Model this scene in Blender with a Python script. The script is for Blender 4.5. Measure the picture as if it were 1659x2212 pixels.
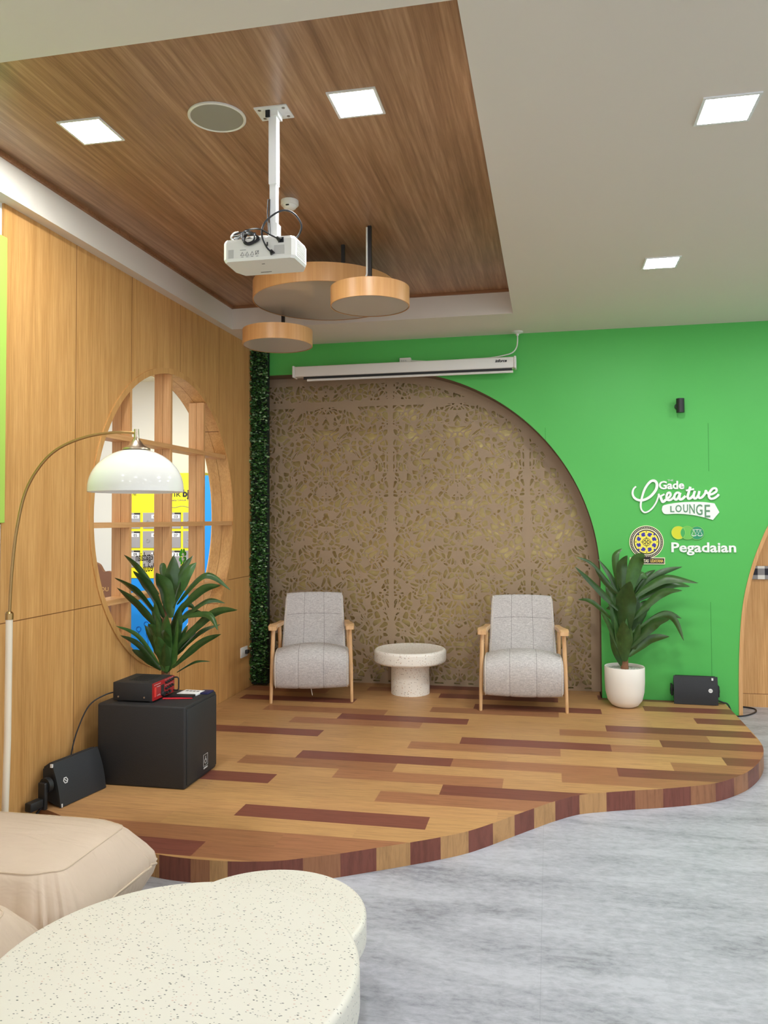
import bpy, bmesh, math, random
import numpy as np
from mathutils import Vector, Matrix
for o in list(bpy.data.objects): bpy.data.objects.remove(o)
SC = bpy.context.scene
COL = SC.collection
PI = math.pi
random.seed(7)

# ---------------------------------------------------------------- camera, world, exposure, big lights
W_PX, H_PX = 1659, 2212
YAW, PIT, ROL, FPX, CX, CY = 0.198585, 0.0311895, -0.00544978, 1667.974, 850.648, 1068.689
CAM_Z = 1.62
cd = bpy.data.cameras.new('camera')
cam = bpy.data.objects.new('camera', cd); COL.objects.link(cam)
fw = Vector((-math.sin(YAW)*math.cos(PIT), math.cos(YAW)*math.cos(PIT), math.sin(PIT)))
r0 = Vector((math.cos(YAW), math.sin(YAW), 0)); u0 = r0.cross(fw)
rt = r0*math.cos(ROL) + u0*math.sin(ROL); up = -r0*math.sin(ROL) + u0*math.cos(ROL)
cam.matrix_world = Matrix(((rt.x, up.x, -fw.x, 0), (rt.y, up.y, -fw.y, 0), (rt.z, up.z, -fw.z, CAM_Z), (0, 0, 0, 1)))
cd.sensor_fit = 'VERTICAL'; cd.sensor_height = 24.0; cd.lens = FPX/H_PX*24.0
cd.shift_x = -(CX-W_PX/2)/H_PX; cd.shift_y = (CY-H_PX/2)/H_PX
cd.clip_start = 0.05
SC.camera = cam
SC.view_settings.view_transform = 'Standard'; SC.view_settings.look = 'None'
SC.view_settings.gamma = 1.0; SC.view_settings.use_curve_mapping = False
SC.view_settings.exposure = 0.25
LAMP_COL = (0.96, 0.985, 1.0)
LAMP_L = 190.0          # radiance of a downlight's diffuser
LAMP_W = 11.0           # the same lamps where they lie outside the photograph
world = bpy.data.worlds.new('room_ambient'); SC.world = world; world.use_nodes = True
world.node_tree.nodes['Background'].inputs[0].default_value = (0.90, 0.965, 1.06, 1)
world.node_tree.nodes['Background'].inputs[1].default_value = 1.35

XL, YB, ZC, ZR, ST = -2.69, 6.78, 3.23, 3.425, 0.105
def area_lamp(name, x, y, z, w=LAMP_W, s=0.19):
    l = bpy.data.lights.new(name, 'AREA'); l.energy = w; l.size = s; l.color = LAMP_COL
    o = bpy.data.objects.new(name, l); o.location = (x, y, z); COL.objects.link(o); return o
for (x, y, w) in ((-2.06, 1.3, 3), (-0.8, 1.3, 3), (0.7, 1.3, 4), (2.2, 1.3, 6), (2.2, 3.2, 14), (2.2, 5.07, 20), (-2.06, -0.6, 8), (-0.8, -0.6, 8), (0.7, -0.6, 8), (2.2, -0.6, 8)):
    area_lamp('ceiling_downlight_lamp', x, y, ZC-0.015, w)
for (x, y) in ((-4.3, 4.6), (-4.3, 6.4), (-3.6, 5.6)):
    area_lamp('next_room_lamp', x, y, ZC-0.015, 40)
area_lamp('niche_fill_light', 2.6, 6.95, 3.1, 10, 0.15)  # unseen fill light, added to brighten the oak niche

# ---------------------------------------------------------------- colours and materials
def lin(c):
    c = c/255.0
    return c/12.92 if c <= 0.04045 else ((c+0.055)/1.055)**2.4
def rgb(r, g, b): return (lin(r), lin(g), lin(b), 1.0)
MATS = {}
def mat(name, col, rough=0.6, metal=0.0, spec=0.5, **kw):
    if name in MATS: return MATS[name]
    m = bpy.data.materials.new(name); m.use_nodes = True; MATS[name] = m
    b = m.node_tree.nodes['Principled BSDF']
    b.inputs['Base Color'].default_value = col; b.inputs['Roughness'].default_value = rough
    b.inputs['Metallic'].default_value = metal; b.inputs['Specular IOR Level'].default_value = spec
    for k, v in kw.items(): b.inputs[k.replace('_', ' ')].default_value = v
    return m
class NT:
    def __init__(s, m): s.m = m; s.t = m.node_tree; s.b = s.t.nodes['Principled BSDF']
    def n(s, typ, **kw):
        x = s.t.nodes.new(typ)
        for k, v in kw.items(): setattr(x, k, v)
        return x
    def l(s, a, b): s.t.links.new(a, b)
    def coord(s, scale=(1, 1, 1), rot=(0, 0, 0)):
        tc = s.n('ShaderNodeTexCoord'); mp = s.n('ShaderNodeMapping')
        mp.inputs['Scale'].default_value = scale; mp.inputs['Rotation'].default_value = rot
        s.l(tc.outputs['Object'], mp.inputs['Vector']); return mp.outputs[0]
    def noise(s, vec, scale, detail=3, rough=0.6, dist=0.0):
        x = s.n('ShaderNodeTexNoise'); x.inputs['Scale'].default_value = scale; x.inputs['Detail'].default_value = detail
        x.inputs['Roughness'].default_value = rough; x.inputs['Distortion'].default_value = dist
        s.l(vec, x.inputs['Vector']); return x.outputs['Fac']
    def ramp(s, fac, stops, interp='LINEAR'):
        x = s.n('ShaderNodeValToRGB'); x.color_ramp.interpolation = interp
        e = x.color_ramp.elements
        while len(e) < len(stops): e.new(0.5)
        for i, (p, c) in enumerate(stops): e[i].position = p; e[i].color = c
        s.l(fac, x.inputs[0]); return x.outputs[0]
    def math(s, op, a, b=None, c=None):
        x = s.n('ShaderNodeMath', operation=op)
        for i, v in enumerate((a, b, c)):
            if v is None: continue
            if isinstance(v, (int, float)): x.inputs[i].default_value = v
            else: s.l(v, x.inputs[i])
        return x.outputs[0]
    def mix(s, fac, a, b, mode='MIX'):
        x = s.n('ShaderNodeMix', data_type='RGBA', blend_type=mode)
        for sock, v in ((x.inputs[0], fac), (x.inputs[6], a), (x.inputs[7], b)):
            if isinstance(v, (int, float)): sock.default_value = v
            elif isinstance(v, tuple): sock.default_value = v
            else: s.l(v, sock)
        return x.outputs[2]
    def sep(s, vec):
        x = s.n('ShaderNodeSeparateXYZ'); s.l(vec, x.inputs[0]); return x.outputs
    def bump(s, h, strength=0.3, dist=0.01):
        x = s.n('ShaderNodeBump'); x.inputs['Strength'].default_value = strength; x.inputs['Distance'].default_value = dist
        s.l(h, x.inputs['Height']); s.l(x.outputs[0], s.b.inputs['Normal'])
    def base(s, c): s.l(c, s.b.inputs['Base Color'])
    def seams(s, base, axis_vals, w=0.003, col=(0.03, 0.02, 0.01, 1)):
        """thin open joints between boards: axis index -> positions (object space = metres)"""
        v = s.sep(s.coord()); f = None
        for ax, vals in axis_vals:
            for p in vals:
                d = s.math('LESS_THAN', s.math('ABSOLUTE', s.math('SUBTRACT', v[ax], p)), w/2)
                f = d if f is None else s.math('MAXIMUM', f, d)
        return s.mix(f, base, col)

def wood(name, dark, mid, light, axis, fine=90, rough=0.45, seams=None, seam_col=(0.1, 0.05, 0.02, 1), seam_w=0.004, coarse=7.0, stretch=0.03, spec=0.4):
    m = mat(name, mid, rough, 0, spec); t = NT(m)
    sc = [1.0, 1.0, 1.0]; sc[axis] = stretch
    v = t.coord(tuple(sc))
    a = t.noise(v, fine, 4, 0.65); b = t.noise(v, coarse, 3, 0.55, 0.6)
    f = t.math('ADD', t.math('MULTIPLY', a, 0.6), t.math('MULTIPLY', b, 0.4))
    c = t.ramp(f, [(0.36, dark), (0.5, mid), (0.64, light)])
    if seams: c = t.seams(c, seams, seam_w, seam_col)
    t.base(c); t.bump(a, 0.08, 0.004); return m

M_WALLWOOD = wood('oak_veneer_panel', rgb(184, 134, 74), rgb(202, 152, 90), rgb(216, 168, 105), 2, 120, 0.5,
                  seams=[(1, (4.015, 4.625, 5.31, 6.0)), (2, (1.107,))], seam_col=rgb(118, 74, 34), seam_w=0.005, coarse=14)
M_OAK = wood('light_oak_trim', rgb(196, 142, 86), rgb(212, 160, 104), rgb(224, 175, 122), 2, 110, 0.5, coarse=12)
M_OAKH = wood('light_oak_rail', rgb(196, 142, 86), rgb(212, 160, 104), rgb(224, 175, 122), 1, 110, 0.5, coarse=12)
M_CEILWOOD = wood('walnut_ceiling_board', rgb(130, 97, 70), rgb(158, 121, 91), rgb(184, 149, 118), 1, 60, 0.3, coarse=11, stretch=0.035, spec=0.45)
M_CEILTRIM = wood('walnut_trim', rgb(130, 88, 55), rgb(150, 104, 68), rgb(168, 122, 84), 0, 60, 0.5)
M_NICHEWOOD = wood('honey_oak_board', rgb(194, 142, 84), rgb(212, 162, 102), rgb(226, 178, 120), 2, 100, 0.5, coarse=9)
M_DRUMWOOD = wood('maple_drum_veneer', rgb(206, 150, 92), rgb(214, 160, 102), rgb(222, 170, 114), 2, 40, 0.35)
M_ASH = wood('ash_chair_wood', rgb(206, 160, 108), rgb(220, 176, 126), rgb(230, 190, 144), 2, 80, 0.45)
M_WHITE = mat('ceiling_paint', rgb(224, 216, 202), 0.75)
M_WALLWHITE = mat('white_wall_paint', rgb(228, 226, 218), 0.75)
M_GREEN = mat('green_wall_paint', rgb(72, 182, 70), 0.5, 0, 0.35)
t = NT(M_GREEN)
c = t.mix(t.noise(t.coord(), 1.3, 2), rgb(84, 182, 84), rgb(90, 190, 90))
v = t.sep(t.coord())
def seamline(t, c, xs, z0, z1, col):
    v = t.sep(t.coord())
    for x in xs:
        f = t.math('MULTIPLY', t.math('LESS_THAN', t.math('ABSOLUTE', t.math('SUBTRACT', v[0], x)), 0.0016),
                   t.math('MULTIPLY', t.math('GREATER_THAN', v[2], z0), t.math('LESS_THAN', v[2], z1)))
        c = t.mix(f, c, col)
    return c
c = seamline(t, c, (1.295,), 0.1, 0.92, rgb(40, 120, 42)); c = seamline(t, c, (1.3,), 2.0, 2.40, rgb(40, 120, 42)); c = seamline(t, c, (-0.026,), 2.2, 2.40, rgb(50, 140, 52)); t.base(c)

M_FLOOR = mat('grey_vinyl_floor', rgb(184, 186, 192), 0.42, 0, 0.4)
t = NT(M_FLOOR)
v1 = t.coord((0.22, 1, 1)); v2 = t.coord((0.5, 1, 1))
f = t.math('ADD', t.math('MULTIPLY', t.noise(v1, 5.5, 6, 0.62, 0.5), 0.55), t.math('MULTIPLY', t.noise(v2, 38, 5, 0.72, 0.3), 0.45))
c = t.ramp(f, [(0.34, rgb(124, 125, 130)), (0.46, rgb(160, 161, 167)), (0.6, rgb(184, 185, 191))])
sv = t.sep(t.coord())
for ax, per, off in ((0, 1.22, 0.31), (1, 0.61, 0.2)):
    fr = t.math('FRACT', t.math('DIVIDE', t.math('ADD', sv[ax], 40+off), per))
    c = t.mix(t.math('MULTIPLY', t.math('LESS_THAN', fr, 0.003/per), 0.25), c, rgb(120, 120, 126))
t.base(c)

M_PLANK = mat('stage_plank_vinyl', rgb(190, 140, 90), 0.42, 0, 0.4)
t = NT(M_PLANK)
at = t.n('ShaderNodeAttribute'); at.attribute_name = 'tone'
g = t.n('ShaderNodeMapping'); at2 = t.n('ShaderNodeAttribute'); at2.attribute_name = 'grain'
t.l(at2.outputs['Vector'], g.inputs['Vector']); g.inputs['Scale'].default_value = (0.06, 1, 1)
a = t.noise(g.outputs[0], 70, 5, 0.7, 0.4)
c = t.mix(1.0, at.outputs['Color'], t.ramp(a, [(0.3, (0.66, 0.64, 0.62, 1)), (0.55, (1, 1, 1, 1)), (0.75, (1.0, 1.0, 1.0, 1))]), 'MULTIPLY')
t.base(c)

M_LATTICE = mat('bronze_laser_cut_board', rgb(166, 142, 114), 0.5, 0, 0.35)
M_GOLD = mat('golden_backing_board', rgb(226, 200, 130), 0.42, 0.28, 0.4)
t = NT(M_GOLD); t.base(t.mix(t.noise(t.coord(), 3.0, 4), rgb(236, 208, 132), rgb(252, 232, 168)))
M_RECESS = mat('recess_brown_paint', rgb(112, 92, 72), 0.6)

def terrazzo(name, base, s, thr, chips, rough=0.4):
    m = mat(name, base, rough, 0, 0.45); t = NT(m)
    vo = t.n('ShaderNodeTexVoronoi', feature='F1'); vo.inputs['Scale'].default_value = s
    t.l(t.coord((1, 1.7, 1.3), (0.3, 0.2, 0.5)), vo.inputs['Vector'])
    wn = t.n('ShaderNodeTexWhiteNoise', noise_dimensions='3D'); t.l(vo.outputs['Color'], wn.inputs['Vector'])
    sz = t.math('MULTIPLY', t.math('GREATER_THAN', wn.outputs['Value'], thr), t.math('MULTIPLY', wn.outputs['Value'], 0.36))
    f = t.math('LESS_THAN', vo.outputs['Distance'], sz)
    w2 = t.n('ShaderNodeTexWhiteNoise', noise_dimensions='3D')
    ad = t.n('ShaderNodeVectorMath', operation='ADD'); ad.inputs[1].default_value = (5, 3, 1)
    t.l(vo.outputs['Color'], ad.inputs[0]); t.l(ad.outputs[0], w2.inputs['Vector'])
    cc = t.ramp(w2.outputs['Value'], chips, 'CONSTANT')
    b2 = t.mix(t.noise(t.coord(), 4, 3), base, tuple(min(1, x*1.06) for x in base[:3])+(1,))
    t.base(t.mix(f, b2, cc)); return m
M_TERR = terrazzo('cream_terrazzo', rgb(216, 212, 199), 105, 0.62, [(0, rgb(120, 122, 118)), (0.35, rgb(168, 166, 156)), (0.7, rgb(205, 180, 165)), (0.9, rgb(70, 78, 74))])
M_TERRW = terrazzo('warm_terrazzo', rgb(244, 238, 226), 75, 0.55, [(0, rgb(196, 156, 126)), (0.4, rgb(190, 176, 156)), (0.7, rgb(150, 140, 130))])

M_FABRIC = mat('grey_woven_fabric', rgb(182, 176, 172), 0.9, 0, 0.2)
t = NT(M_FABRIC)
a = t.noise(t.coord((45, 45, 300)), 1.0, 3, 0.7); b = t.noise(t.coord((260, 260, 60)), 1.0, 2, 0.6)
f = t.math('ADD', t.math('MULTIPLY', a, 0.62), t.math('MULTIPLY', b, 0.38))
t.base(t.ramp(f, [(0.34, rgb(164, 158, 155)), (0.5, rgb(196, 191, 187)), (0.66, rgb(222, 217, 212))]))
t.bump(f, 0.25, 0.004)
M_PIPING = mat('cream_piping', rgb(214, 204, 190), 0.8)
M_SOFA = mat('beige_microfibre', rgb(204, 184, 164), 0.85, 0, 0.25)
t = NT(M_SOFA); t.base(t.mix(t.noise(t.coord(), 5, 4), rgb(198, 178, 158), rgb(212, 192, 172)))
t.bump(t.noise(t.coord((1.2, 5, 1.5)), 3.2, 3, 0.5, 0.8), 0.35, 0.03)
M_SEAM = mat('tan_sofa_thread', rgb(206, 186, 162), 0.9)
M_POT = mat('matte_cream_ceramic', rgb(240, 234, 222), 0.55)
M_SOIL = mat('white_pebble_fill', rgb(196, 196, 186), 0.9)
t = NT(M_SOIL); t.base(t.ramp(t.noise(t.coord(), 60, 2), [(0.35, rgb(140, 140, 128)), (0.6, rgb(222, 222, 214))]))
M_BARK = mat('dracaena_bark', rgb(134, 92, 64), 0.85)
M_LEAF = mat('dracaena_leaf', rgb(52, 78, 40), 0.33, 0, 0.5)
t = NT(M_LEAF)
at = t.n('ShaderNodeAttribute'); at.attribute_name = 'tone'
a = t.noise(t.coord((3, 3, 3)), 9, 3)
t.base(t.mix(1.0, at.outputs['Color'], t.ramp(a, [(0.3, (0.8, 0.8, 0.8, 1)), (0.7, (1.15, 1.15, 1.1, 1))]), 'MULTIPLY'))
M_HEDGE = mat('artificial_ivy_leaf', rgb(40, 84, 34), 0.35, 0, 0.5)
t = NT(M_HEDGE); at = t.n('ShaderNodeAttribute'); at.attribute_name = 'tone'; t.base(at.outputs['Color'])
M_BLACK = mat('black_plastic', rgb(30, 31, 32), 0.5)
M_BLACKTEX = mat('black_textured_paint', rgb(38, 38, 39), 0.62)
t = NT(M_BLACKTEX); t.bump(t.noise(t.coord(), 350, 2), 0.35, 0.003)
M_GRILLE = mat('black_speaker_grille', rgb(40, 42, 44), 0.55)
t = NT(M_GRILLE); vo = t.n('ShaderNodeTexVoronoi'); vo.inputs['Scale'].default_value = 260; t.l(t.coord(), vo.inputs['Vector'])
t.bump(vo.outputs['Distance'], 0.3, 0.002)
M_CABLE = mat('black_cable', rgb(24, 24, 28), 0.45)
M_WPLASTIC = mat('white_plastic', rgb(232, 230, 222), 0.4)
M_WMETAL = mat('white_powder_coat', rgb(236, 236, 234), 0.35)
M_GREYMESH = mat('grey_speaker_mesh', rgb(150, 146, 136), 0.7)
M_DARKROD = mat('dark_rod', rgb(34, 28, 26), 0.5)
M_DIFF = mat('glossy_acrylic_diffuser', rgb(192, 184, 172), 0.12, 0, 0.6)
M_BRASS = mat('brushed_brass', rgb(176, 142, 92), 0.3, 1.0)
M_NICKEL = mat('champagne_metal', rgb(206, 190, 168), 0.3, 1.0)
M_OPAL = mat('opal_glass_shade', rgb(242, 240, 232), 0.12, 0, 0.5)
M_CREAMPOLE = mat('cream_enamel', rgb(238, 226, 204), 0.3)
M_CHROME = mat('silver_screw', rgb(190, 190, 190), 0.3, 1.0)
M_RED = mat('red_amplifier_face', rgb(168, 32, 36), 0.35)
M_REDPEN = mat('red_pencil', rgb(214, 36, 50), 0.4)
M_NAVY = mat('navy_cover', rgb(34, 38, 84), 0.5)
M_PAPER = mat('white_paper', rgb(232, 232, 230), 0.7)
M_INK = mat('black_ink', rgb(30, 30, 32), 0.6)
M_INKGREY = mat('grey_ink', rgb(110, 108, 104), 0.6)
M_SIGNWHITE = mat('white_acrylic', rgb(244, 246, 240), 0.4)
M_SIGNCUT = mat('shaded_letter_green', rgb(104, 150, 112), 0.6)  # wall green behind the cut letters, with their shade put into the colour
M_LIME = mat('lime_panel', rgb(170, 205, 88), 0.55)
M_YELLOW = mat('locker_yellow', rgb(240, 228, 30), 0.5)
M_BLUE = mat('locker_blue', rgb(22, 146, 236), 0.5)
M_LOCKGREY = mat('locker_door_grey', rgb(150, 148, 148), 0.5)
M_BROWNBOARD = mat('dark_brown_board', rgb(110, 72, 48), 0.6)
M_GOLDINK = mat('gold_ink', rgb(190, 150, 90), 0.5)
def gingham(name, ax, per, pale, midc, dark, off=0.0):
    m = mat(name, pale, 0.8); t = NT(m); v = t.sep(t.coord())
    f = [t.math('LESS_THAN', t.math('FRACT', t.math('DIVIDE', t.math('ADD', v[a], 20+off), per)), 0.5) for a in (ax, 2)]
    c = t.mix(f[0], pale, midc); d = t.mix(f[0], midc, dark); t.base(t.mix(f[1], c, d)); return m
M_GING = gingham('buffalo_check_fabric', 0, 0.112, rgb(236, 234, 224), rgb(150, 148, 146), rgb(44, 44, 54), 0.045)
M_GINGP = gingham('grey_check_fabric', 1, 0.17, rgb(236, 230, 226), rgb(214, 206, 204), rgb(160, 162, 160))
M_GLASS = mat('clear_window_glass', (1, 1, 1, 1), 0.0, 0, 0.5, Transmission_Weight=1.0, IOR=1.02)
def emit(name, col, s):
    m = bpy.data.materials.new(name); m.use_nodes = True
    b = m.node_tree.nodes['Principled BSDF']; b.inputs['Emission Color'].default_value = col; b.inputs['Emission Strength'].default_value = s
    b.inputs['Base Color'].default_value = (0.9, 0.9, 0.9, 1); return m
M_LAMP = emit('lit_led_panel', (0.95, 0.98, 1.0, 1), LAMP_L)

# ---------------------------------------------------------------- mesh helpers
class MB:
    def __init__(s): s.v = []; s.f = []; s.tone = []; s.grain = {}
    def add(s, vs, fs, tone=None):
        o = len(s.v); s.v += [tuple(p) for p in vs]; s.f += [tuple(i+o for i in f) for f in fs]
        s.tone += [tone]*len(fs); return s
    def box(s, x0, x1, y0, y1, z0, z1, tone=None):
        return s.add([(x0,y0,z0),(x1,y0,z0),(x1,y1,z0),(x0,y1,z0),(x0,y0,z1),(x1,y0,z1),(x1,y1,z1),(x0,y1,z1)],
                     [(0,3,2,1),(4,5,6,7),(0,1,5,4),(1,2,6,5),(2,3,7,6),(3,0,4,7)], tone)
    def rbox(s, x0, x1, y0, y1, z0, z1, r=0.01, seg=3):
        bm = bmesh.new(); bmesh.ops.create_cube(bm, size=1)
        for v in bm.verts: v.co = Vector(((x0+x1)/2+v.co.x*(x1-x0), (y0+y1)/2+v.co.y*(y1-y0), (z0+z1)/2+v.co.z*(z1-z0)))
        bmesh.ops.bevel(bm, geom=bm.edges[:], offset=r, segments=seg, profile=0.5, affect='EDGES')
        s.frombm(bm); return s
    def frombm(s, bm, M=None):
        bm.verts.ensure_lookup_table(); bm.verts.index_update()
        s.add([(M @ v.co if M else v.co) for v in bm.verts], [[v.index for v in f.verts] for f in bm.faces]); bm.free()
    def lathe(s, prof, cx=0, cy=0, n=48, cap=True, tone=None):
        vs = []; fs = []; k = len(prof)
        for i in range(n):
            a = 2*PI*i/n
            for (r, z) in prof: vs.append((cx+r*math.cos(a), cy+r*math.sin(a), z))
        for i in range(n):
            j = (i+1) % n
            for q in range(k-1): fs.append((i*k+q, j*k+q, j*k+q+1, i*k+q+1))
        if cap:
            if prof[0][0] > 1e-6: fs.append([i*k for i in range(n)][::-1])
            if prof[-1][0] > 1e-6: fs.append([i*k+k-1 for i in range(n)])
        return s.add(vs, fs, tone)
    def tube(s, pts, r, n=8, closed=False, cap=True):
        P = [Vector(p) for p in pts]; m = len(P); R = r if isinstance(r, (list, tuple)) else [r]*m
        T = []
        for i in range(m):
            a = P[(i-1) % m] if (closed or i > 0) else P[i]; b = P[(i+1) % m] if (closed or i < m-1) else P[i]
            T.append((b-a).normalized())
        ref = Vector((0, 0, 1)) if abs(T[0].z) < 0.9 else Vector((1, 0, 0))
        nrm = T[0].cross(ref).normalized(); vs = []; fs = []
        for i in range(m):
            nrm = (nrm - T[i]*nrm.dot(T[i])).normalized(); bi = T[i].cross(nrm)
            for k in range(n):
                a = 2*PI*k/n; vs.append(P[i]+(nrm*math.cos(a)+bi*math.sin(a))*R[i])
        for i in range(m if closed else m-1):
            j = (i+1) % m
            for k in range(n): fs.append((i*n+k, i*n+(k+1) % n, j*n+(k+1) % n, j*n+k))
        if cap and not closed: fs.append(list(range(n))[::-1]); fs.append([(m-1)*n+k for k in range(n)])
        return s.add(vs, fs)
    def prism(s, poly, fn, t0, t1, tone=None):
        """2-D polygon (u,v) -> fn(u,v,t); solid between t0 and t1"""
        n = len(poly); vs = [fn(u, v, t0) for u, v in poly]+[fn(u, v, t1) for u, v in poly]
        fs = [list(range(n))[::-1], list(range(n, 2*n))]+[(i, (i+1) % n, n+(i+1) % n, n+i) for i in range(n)]
        return s.add(vs, fs, tone)
    def build(s, name, m, parent=None, smooth=None, at=(0, 0, 0), normals=True):
        me = bpy.data.meshes.new(name); me.from_pydata(s.v, [], s.f); 
        if normals:
            bm = bmesh.new(); bm.from_mesh(me); bmesh.ops.recalc_face_normals(bm, faces=bm.faces); bm.to_mesh(me); bm.free()
        if any(q is not None for q in s.tone):
            ca = me.color_attributes.new('tone', 'FLOAT_COLOR', 'CORNER')
            i = 0
            for f, q in zip(me.polygons, s.tone):
                for li in f.loop_indices: ca.data[li].color = q or (1, 1, 1, 1)
        me.materials.append(m)
        if smooth is not None:
            for p in me.polygons: p.use_smooth = True
            me.set_sharp_from_angle(angle=math.radians(smooth))
        o = bpy.data.objects.new(name, me); COL.objects.link(o); o.location = at
        if parent is not None: o.parent = parent
        return o
def thing(name, label, cat, loc=(0, 0, 0), rz=0, group=None):
    o = bpy.data.objects.new(name, None); COL.objects.link(o); o.location = loc; o.rotation_euler = (0, 0, rz)
    o.empty_display_size = 0.1; return tag(o, label, cat, group)
def tag(o, label, cat, group=None):
    o['label'] = label; o['category'] = cat
    if group: o['group'] = group
    return o
def struct(o): o['kind'] = 'structure'; return o
def spline(pts, n=8):
    P = [Vector(p) for p in pts]; out = []
    for i in range(len(P)-1):
        a = P[max(i-1, 0)]; b = P[i]; c = P[i+1]; d = P[min(i+2, len(P)-1)]
        for k in range(n):
            t = k/n; out.append(0.5*((2*b)+(c-a)*t+(2*a-5*b+4*c-d)*t*t+(3*b-a-3*c+d)*t**3))
    out.append(P[-1]); return out
def text_mesh(txt, size, depth=0.004, bold=0.0, align='LEFT', shear=0.0):
    """lettering as mesh data lying in the local XY plane"""
    cu = bpy.data.curves.new('lettering', 'FONT'); cu.body = txt; cu.size = size; cu.extrude = depth/2; cu.offset = bold
    cu.align_x = align; cu.shear = shear; cu.resolution_u = 3
    o = bpy.data.objects.new('lettering_tmp', cu); COL.objects.link(o)
    me = bpy.data.meshes.new_from_object(o.evaluated_get(bpy.context.evaluated_depsgraph_get()))
    bpy.data.objects.remove(o); return me
def text_mb(txt, size, M, width=None, **kw):
    me = text_mesh(txt, size, **kw); mb = MB()
    vs = [v.co.copy() for v in me.vertices]
    if vs and width:
        x0 = min(v.x for v in vs); x1 = max(v.x for v in vs); k = width/(x1-x0)
        for v in vs: v.x = (v.x-x0)*k
    mb.add([M @ v for v in vs], [tuple(p.vertices) for p in me.polygons]); return mb
def facing(loc, right, upv):
    r = Vector(right).normalized(); u = Vector(upv).normalized(); n = r.cross(u)
    return Matrix(((r.x, u.x, n.x, loc[0]), (r.y, u.y, n.y, loc[1]), (r.z, u.z, n.z, loc[2]), (0, 0, 0, 1)))

# ---------------------------------------------------------------- room shell
struct(MB().box(-6.5, 6.5, -5, 9.5, -0.1, 0).build('floor', M_FLOOR))
RX0, RX1, RY0, RY1 = -2.615, -0.262, 2.342, 6.093
b = MB()
b.box(-6.5, RX0, -5, 9.5, ZC, ZR+0.1); b.box(RX1, 6.5, -5, 9.5, ZC, ZR+0.1)
b.box(RX0, RX1, -5, RY0, ZC, ZR+0.1); b.box(RX0, RX1, RY1, 9.5, ZC, ZR+0.1)
struct(b.build('ceiling', M_WHITE))
struct(MB().box(RX0, RX1, RY0, RY1, ZR, ZR+0.06).build('ceiling_recess', M_CEILWOOD))
b = MB(); h = 0.022
b.box(RX0, RX1, RY1-0.018, RY1, ZR-h, ZR); b.box(RX0, RX0+0.018, RY0, RY1, ZR-h, ZR)
b.box(RX1-0.018, RX1, RY0, RY1, ZR-h, ZR); b.box(RX0, RX1, RY0, RY0+0.018, ZR-h, ZR)
struct(b.build('trim_1', M_CEILTRIM))

# left wall with the round window
HY, HZ, HR = 5.235, 1.64, 1.047
def plate_hole(mb, y0, y1, z0, z1, cy, cz, r, xf, xb, n=128):
    A = sorted(set([2*PI*i/n for i in range(n)]+[math.atan2(z-cz, y-cy) % (2*PI) for y in (y0, y1) for z in (z0, z1)]))
    ring = []
    for a in A:
        c, s = math.cos(a), math.sin(a); k = 1e9
        if c > 1e-9: k = min(k, (y1-cy)/c)
        if c < -1e-9: k = min(k, (y0-cy)/c)
        if s > 1e-9: k = min(k, (z1-cz)/s)
        if s < -1e-9: k = min(k, (z0-cz)/s)
        ring.append(((cy+c*r, cz+s*r), (cy+c*k, cz+s*k)))
    m = len(ring); vs = []
    for x in (xf, xb):
        for i, o in ring: vs.append((x, i[0], i[1])); vs.append((x, o[0], o[1]))
    fs = []
    for i in range(m):
        j = (i+1) % m; B = 2*m
        fs += [(2*i, 2*i+1, 2*j+1, 2*j), (B+2*i, B+2*j, B+2*j+1, B+2*i+1), (2*i, 2*j, B+2*j, B+2*i), (2*i+1, B+2*i+1, B+2*j+1, 2*j+1)]
    mb.add(vs, fs)
b = MB(); plate_hole(b, 3.402, YB+0.4, 0, ZC, HY, HZ, HR, XL, -2.785)
struct(b.build('wall_left', M_WALLWOOD, smooth=30))
b = MB(); plate_hole(b, 3.402, YB+0.4, 0, ZC, HY, HZ, HR, -2.788, -2.885)
struct(b.build('wall_left', M_WALLWOOD, smooth=30))
w = bpy.data.objects.new('window_1', None); COL.objects.link(w); w.location = (XL, HY, HZ); struct(w)
def ring(r0_, r1_, x0, x1, n=96):
    b = MB(); vs = []; fs = []
    for i in range(n):
        a = 2*PI*i/n; c, s = math.cos(a), math.sin(a)
        for (x, r) in ((x0, r0_), (x1, r0_), (x1, r1_), (x0, r1_)): vs.append((x, c*r, s*r))
    for i in range(n):
        j = (i+1) % n
        for k in range(4): fs.append((i*4+k, i*4+(k+1) % 4, j*4+(k+1) % 4, j*4+k))
    return b.add(vs, fs)
ring(HR-0.004, HR+0.036, 0, 0.008).build('window_frame', M_WALLWOOD, w, smooth=30)
for y in (4.628, 5.183, 5.73):
    dy = y-HY; e = math.sqrt(HR**2-(abs(dy)+0.015)**2)
    for (xa, xb) in ((-0.004, -0.066), (-0.069, -0.132)):
        MB().box(xb, xa, dy-0.0135, dy+0.0135, -e, e).build('mullion', M_OAK, w)
for z in (2.153, 1.59, 1.105):
    dz = z-HZ; e = math.sqrt(HR**2-(abs(dz)+0.018)**2)
    MB().box(-0.128, -0.002, -e, e, dz-0.017, dz+0.017).build('window_bar', M_OAKH, w)
p = MB().lathe([(HR-0.002, -0.002), (HR-0.002, 0.002)], n=64).build('window_pane', M_GLASS, w)
p.rotation_euler = (0, PI/2, 0); p.location = (-0.188, 0, 0)

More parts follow.
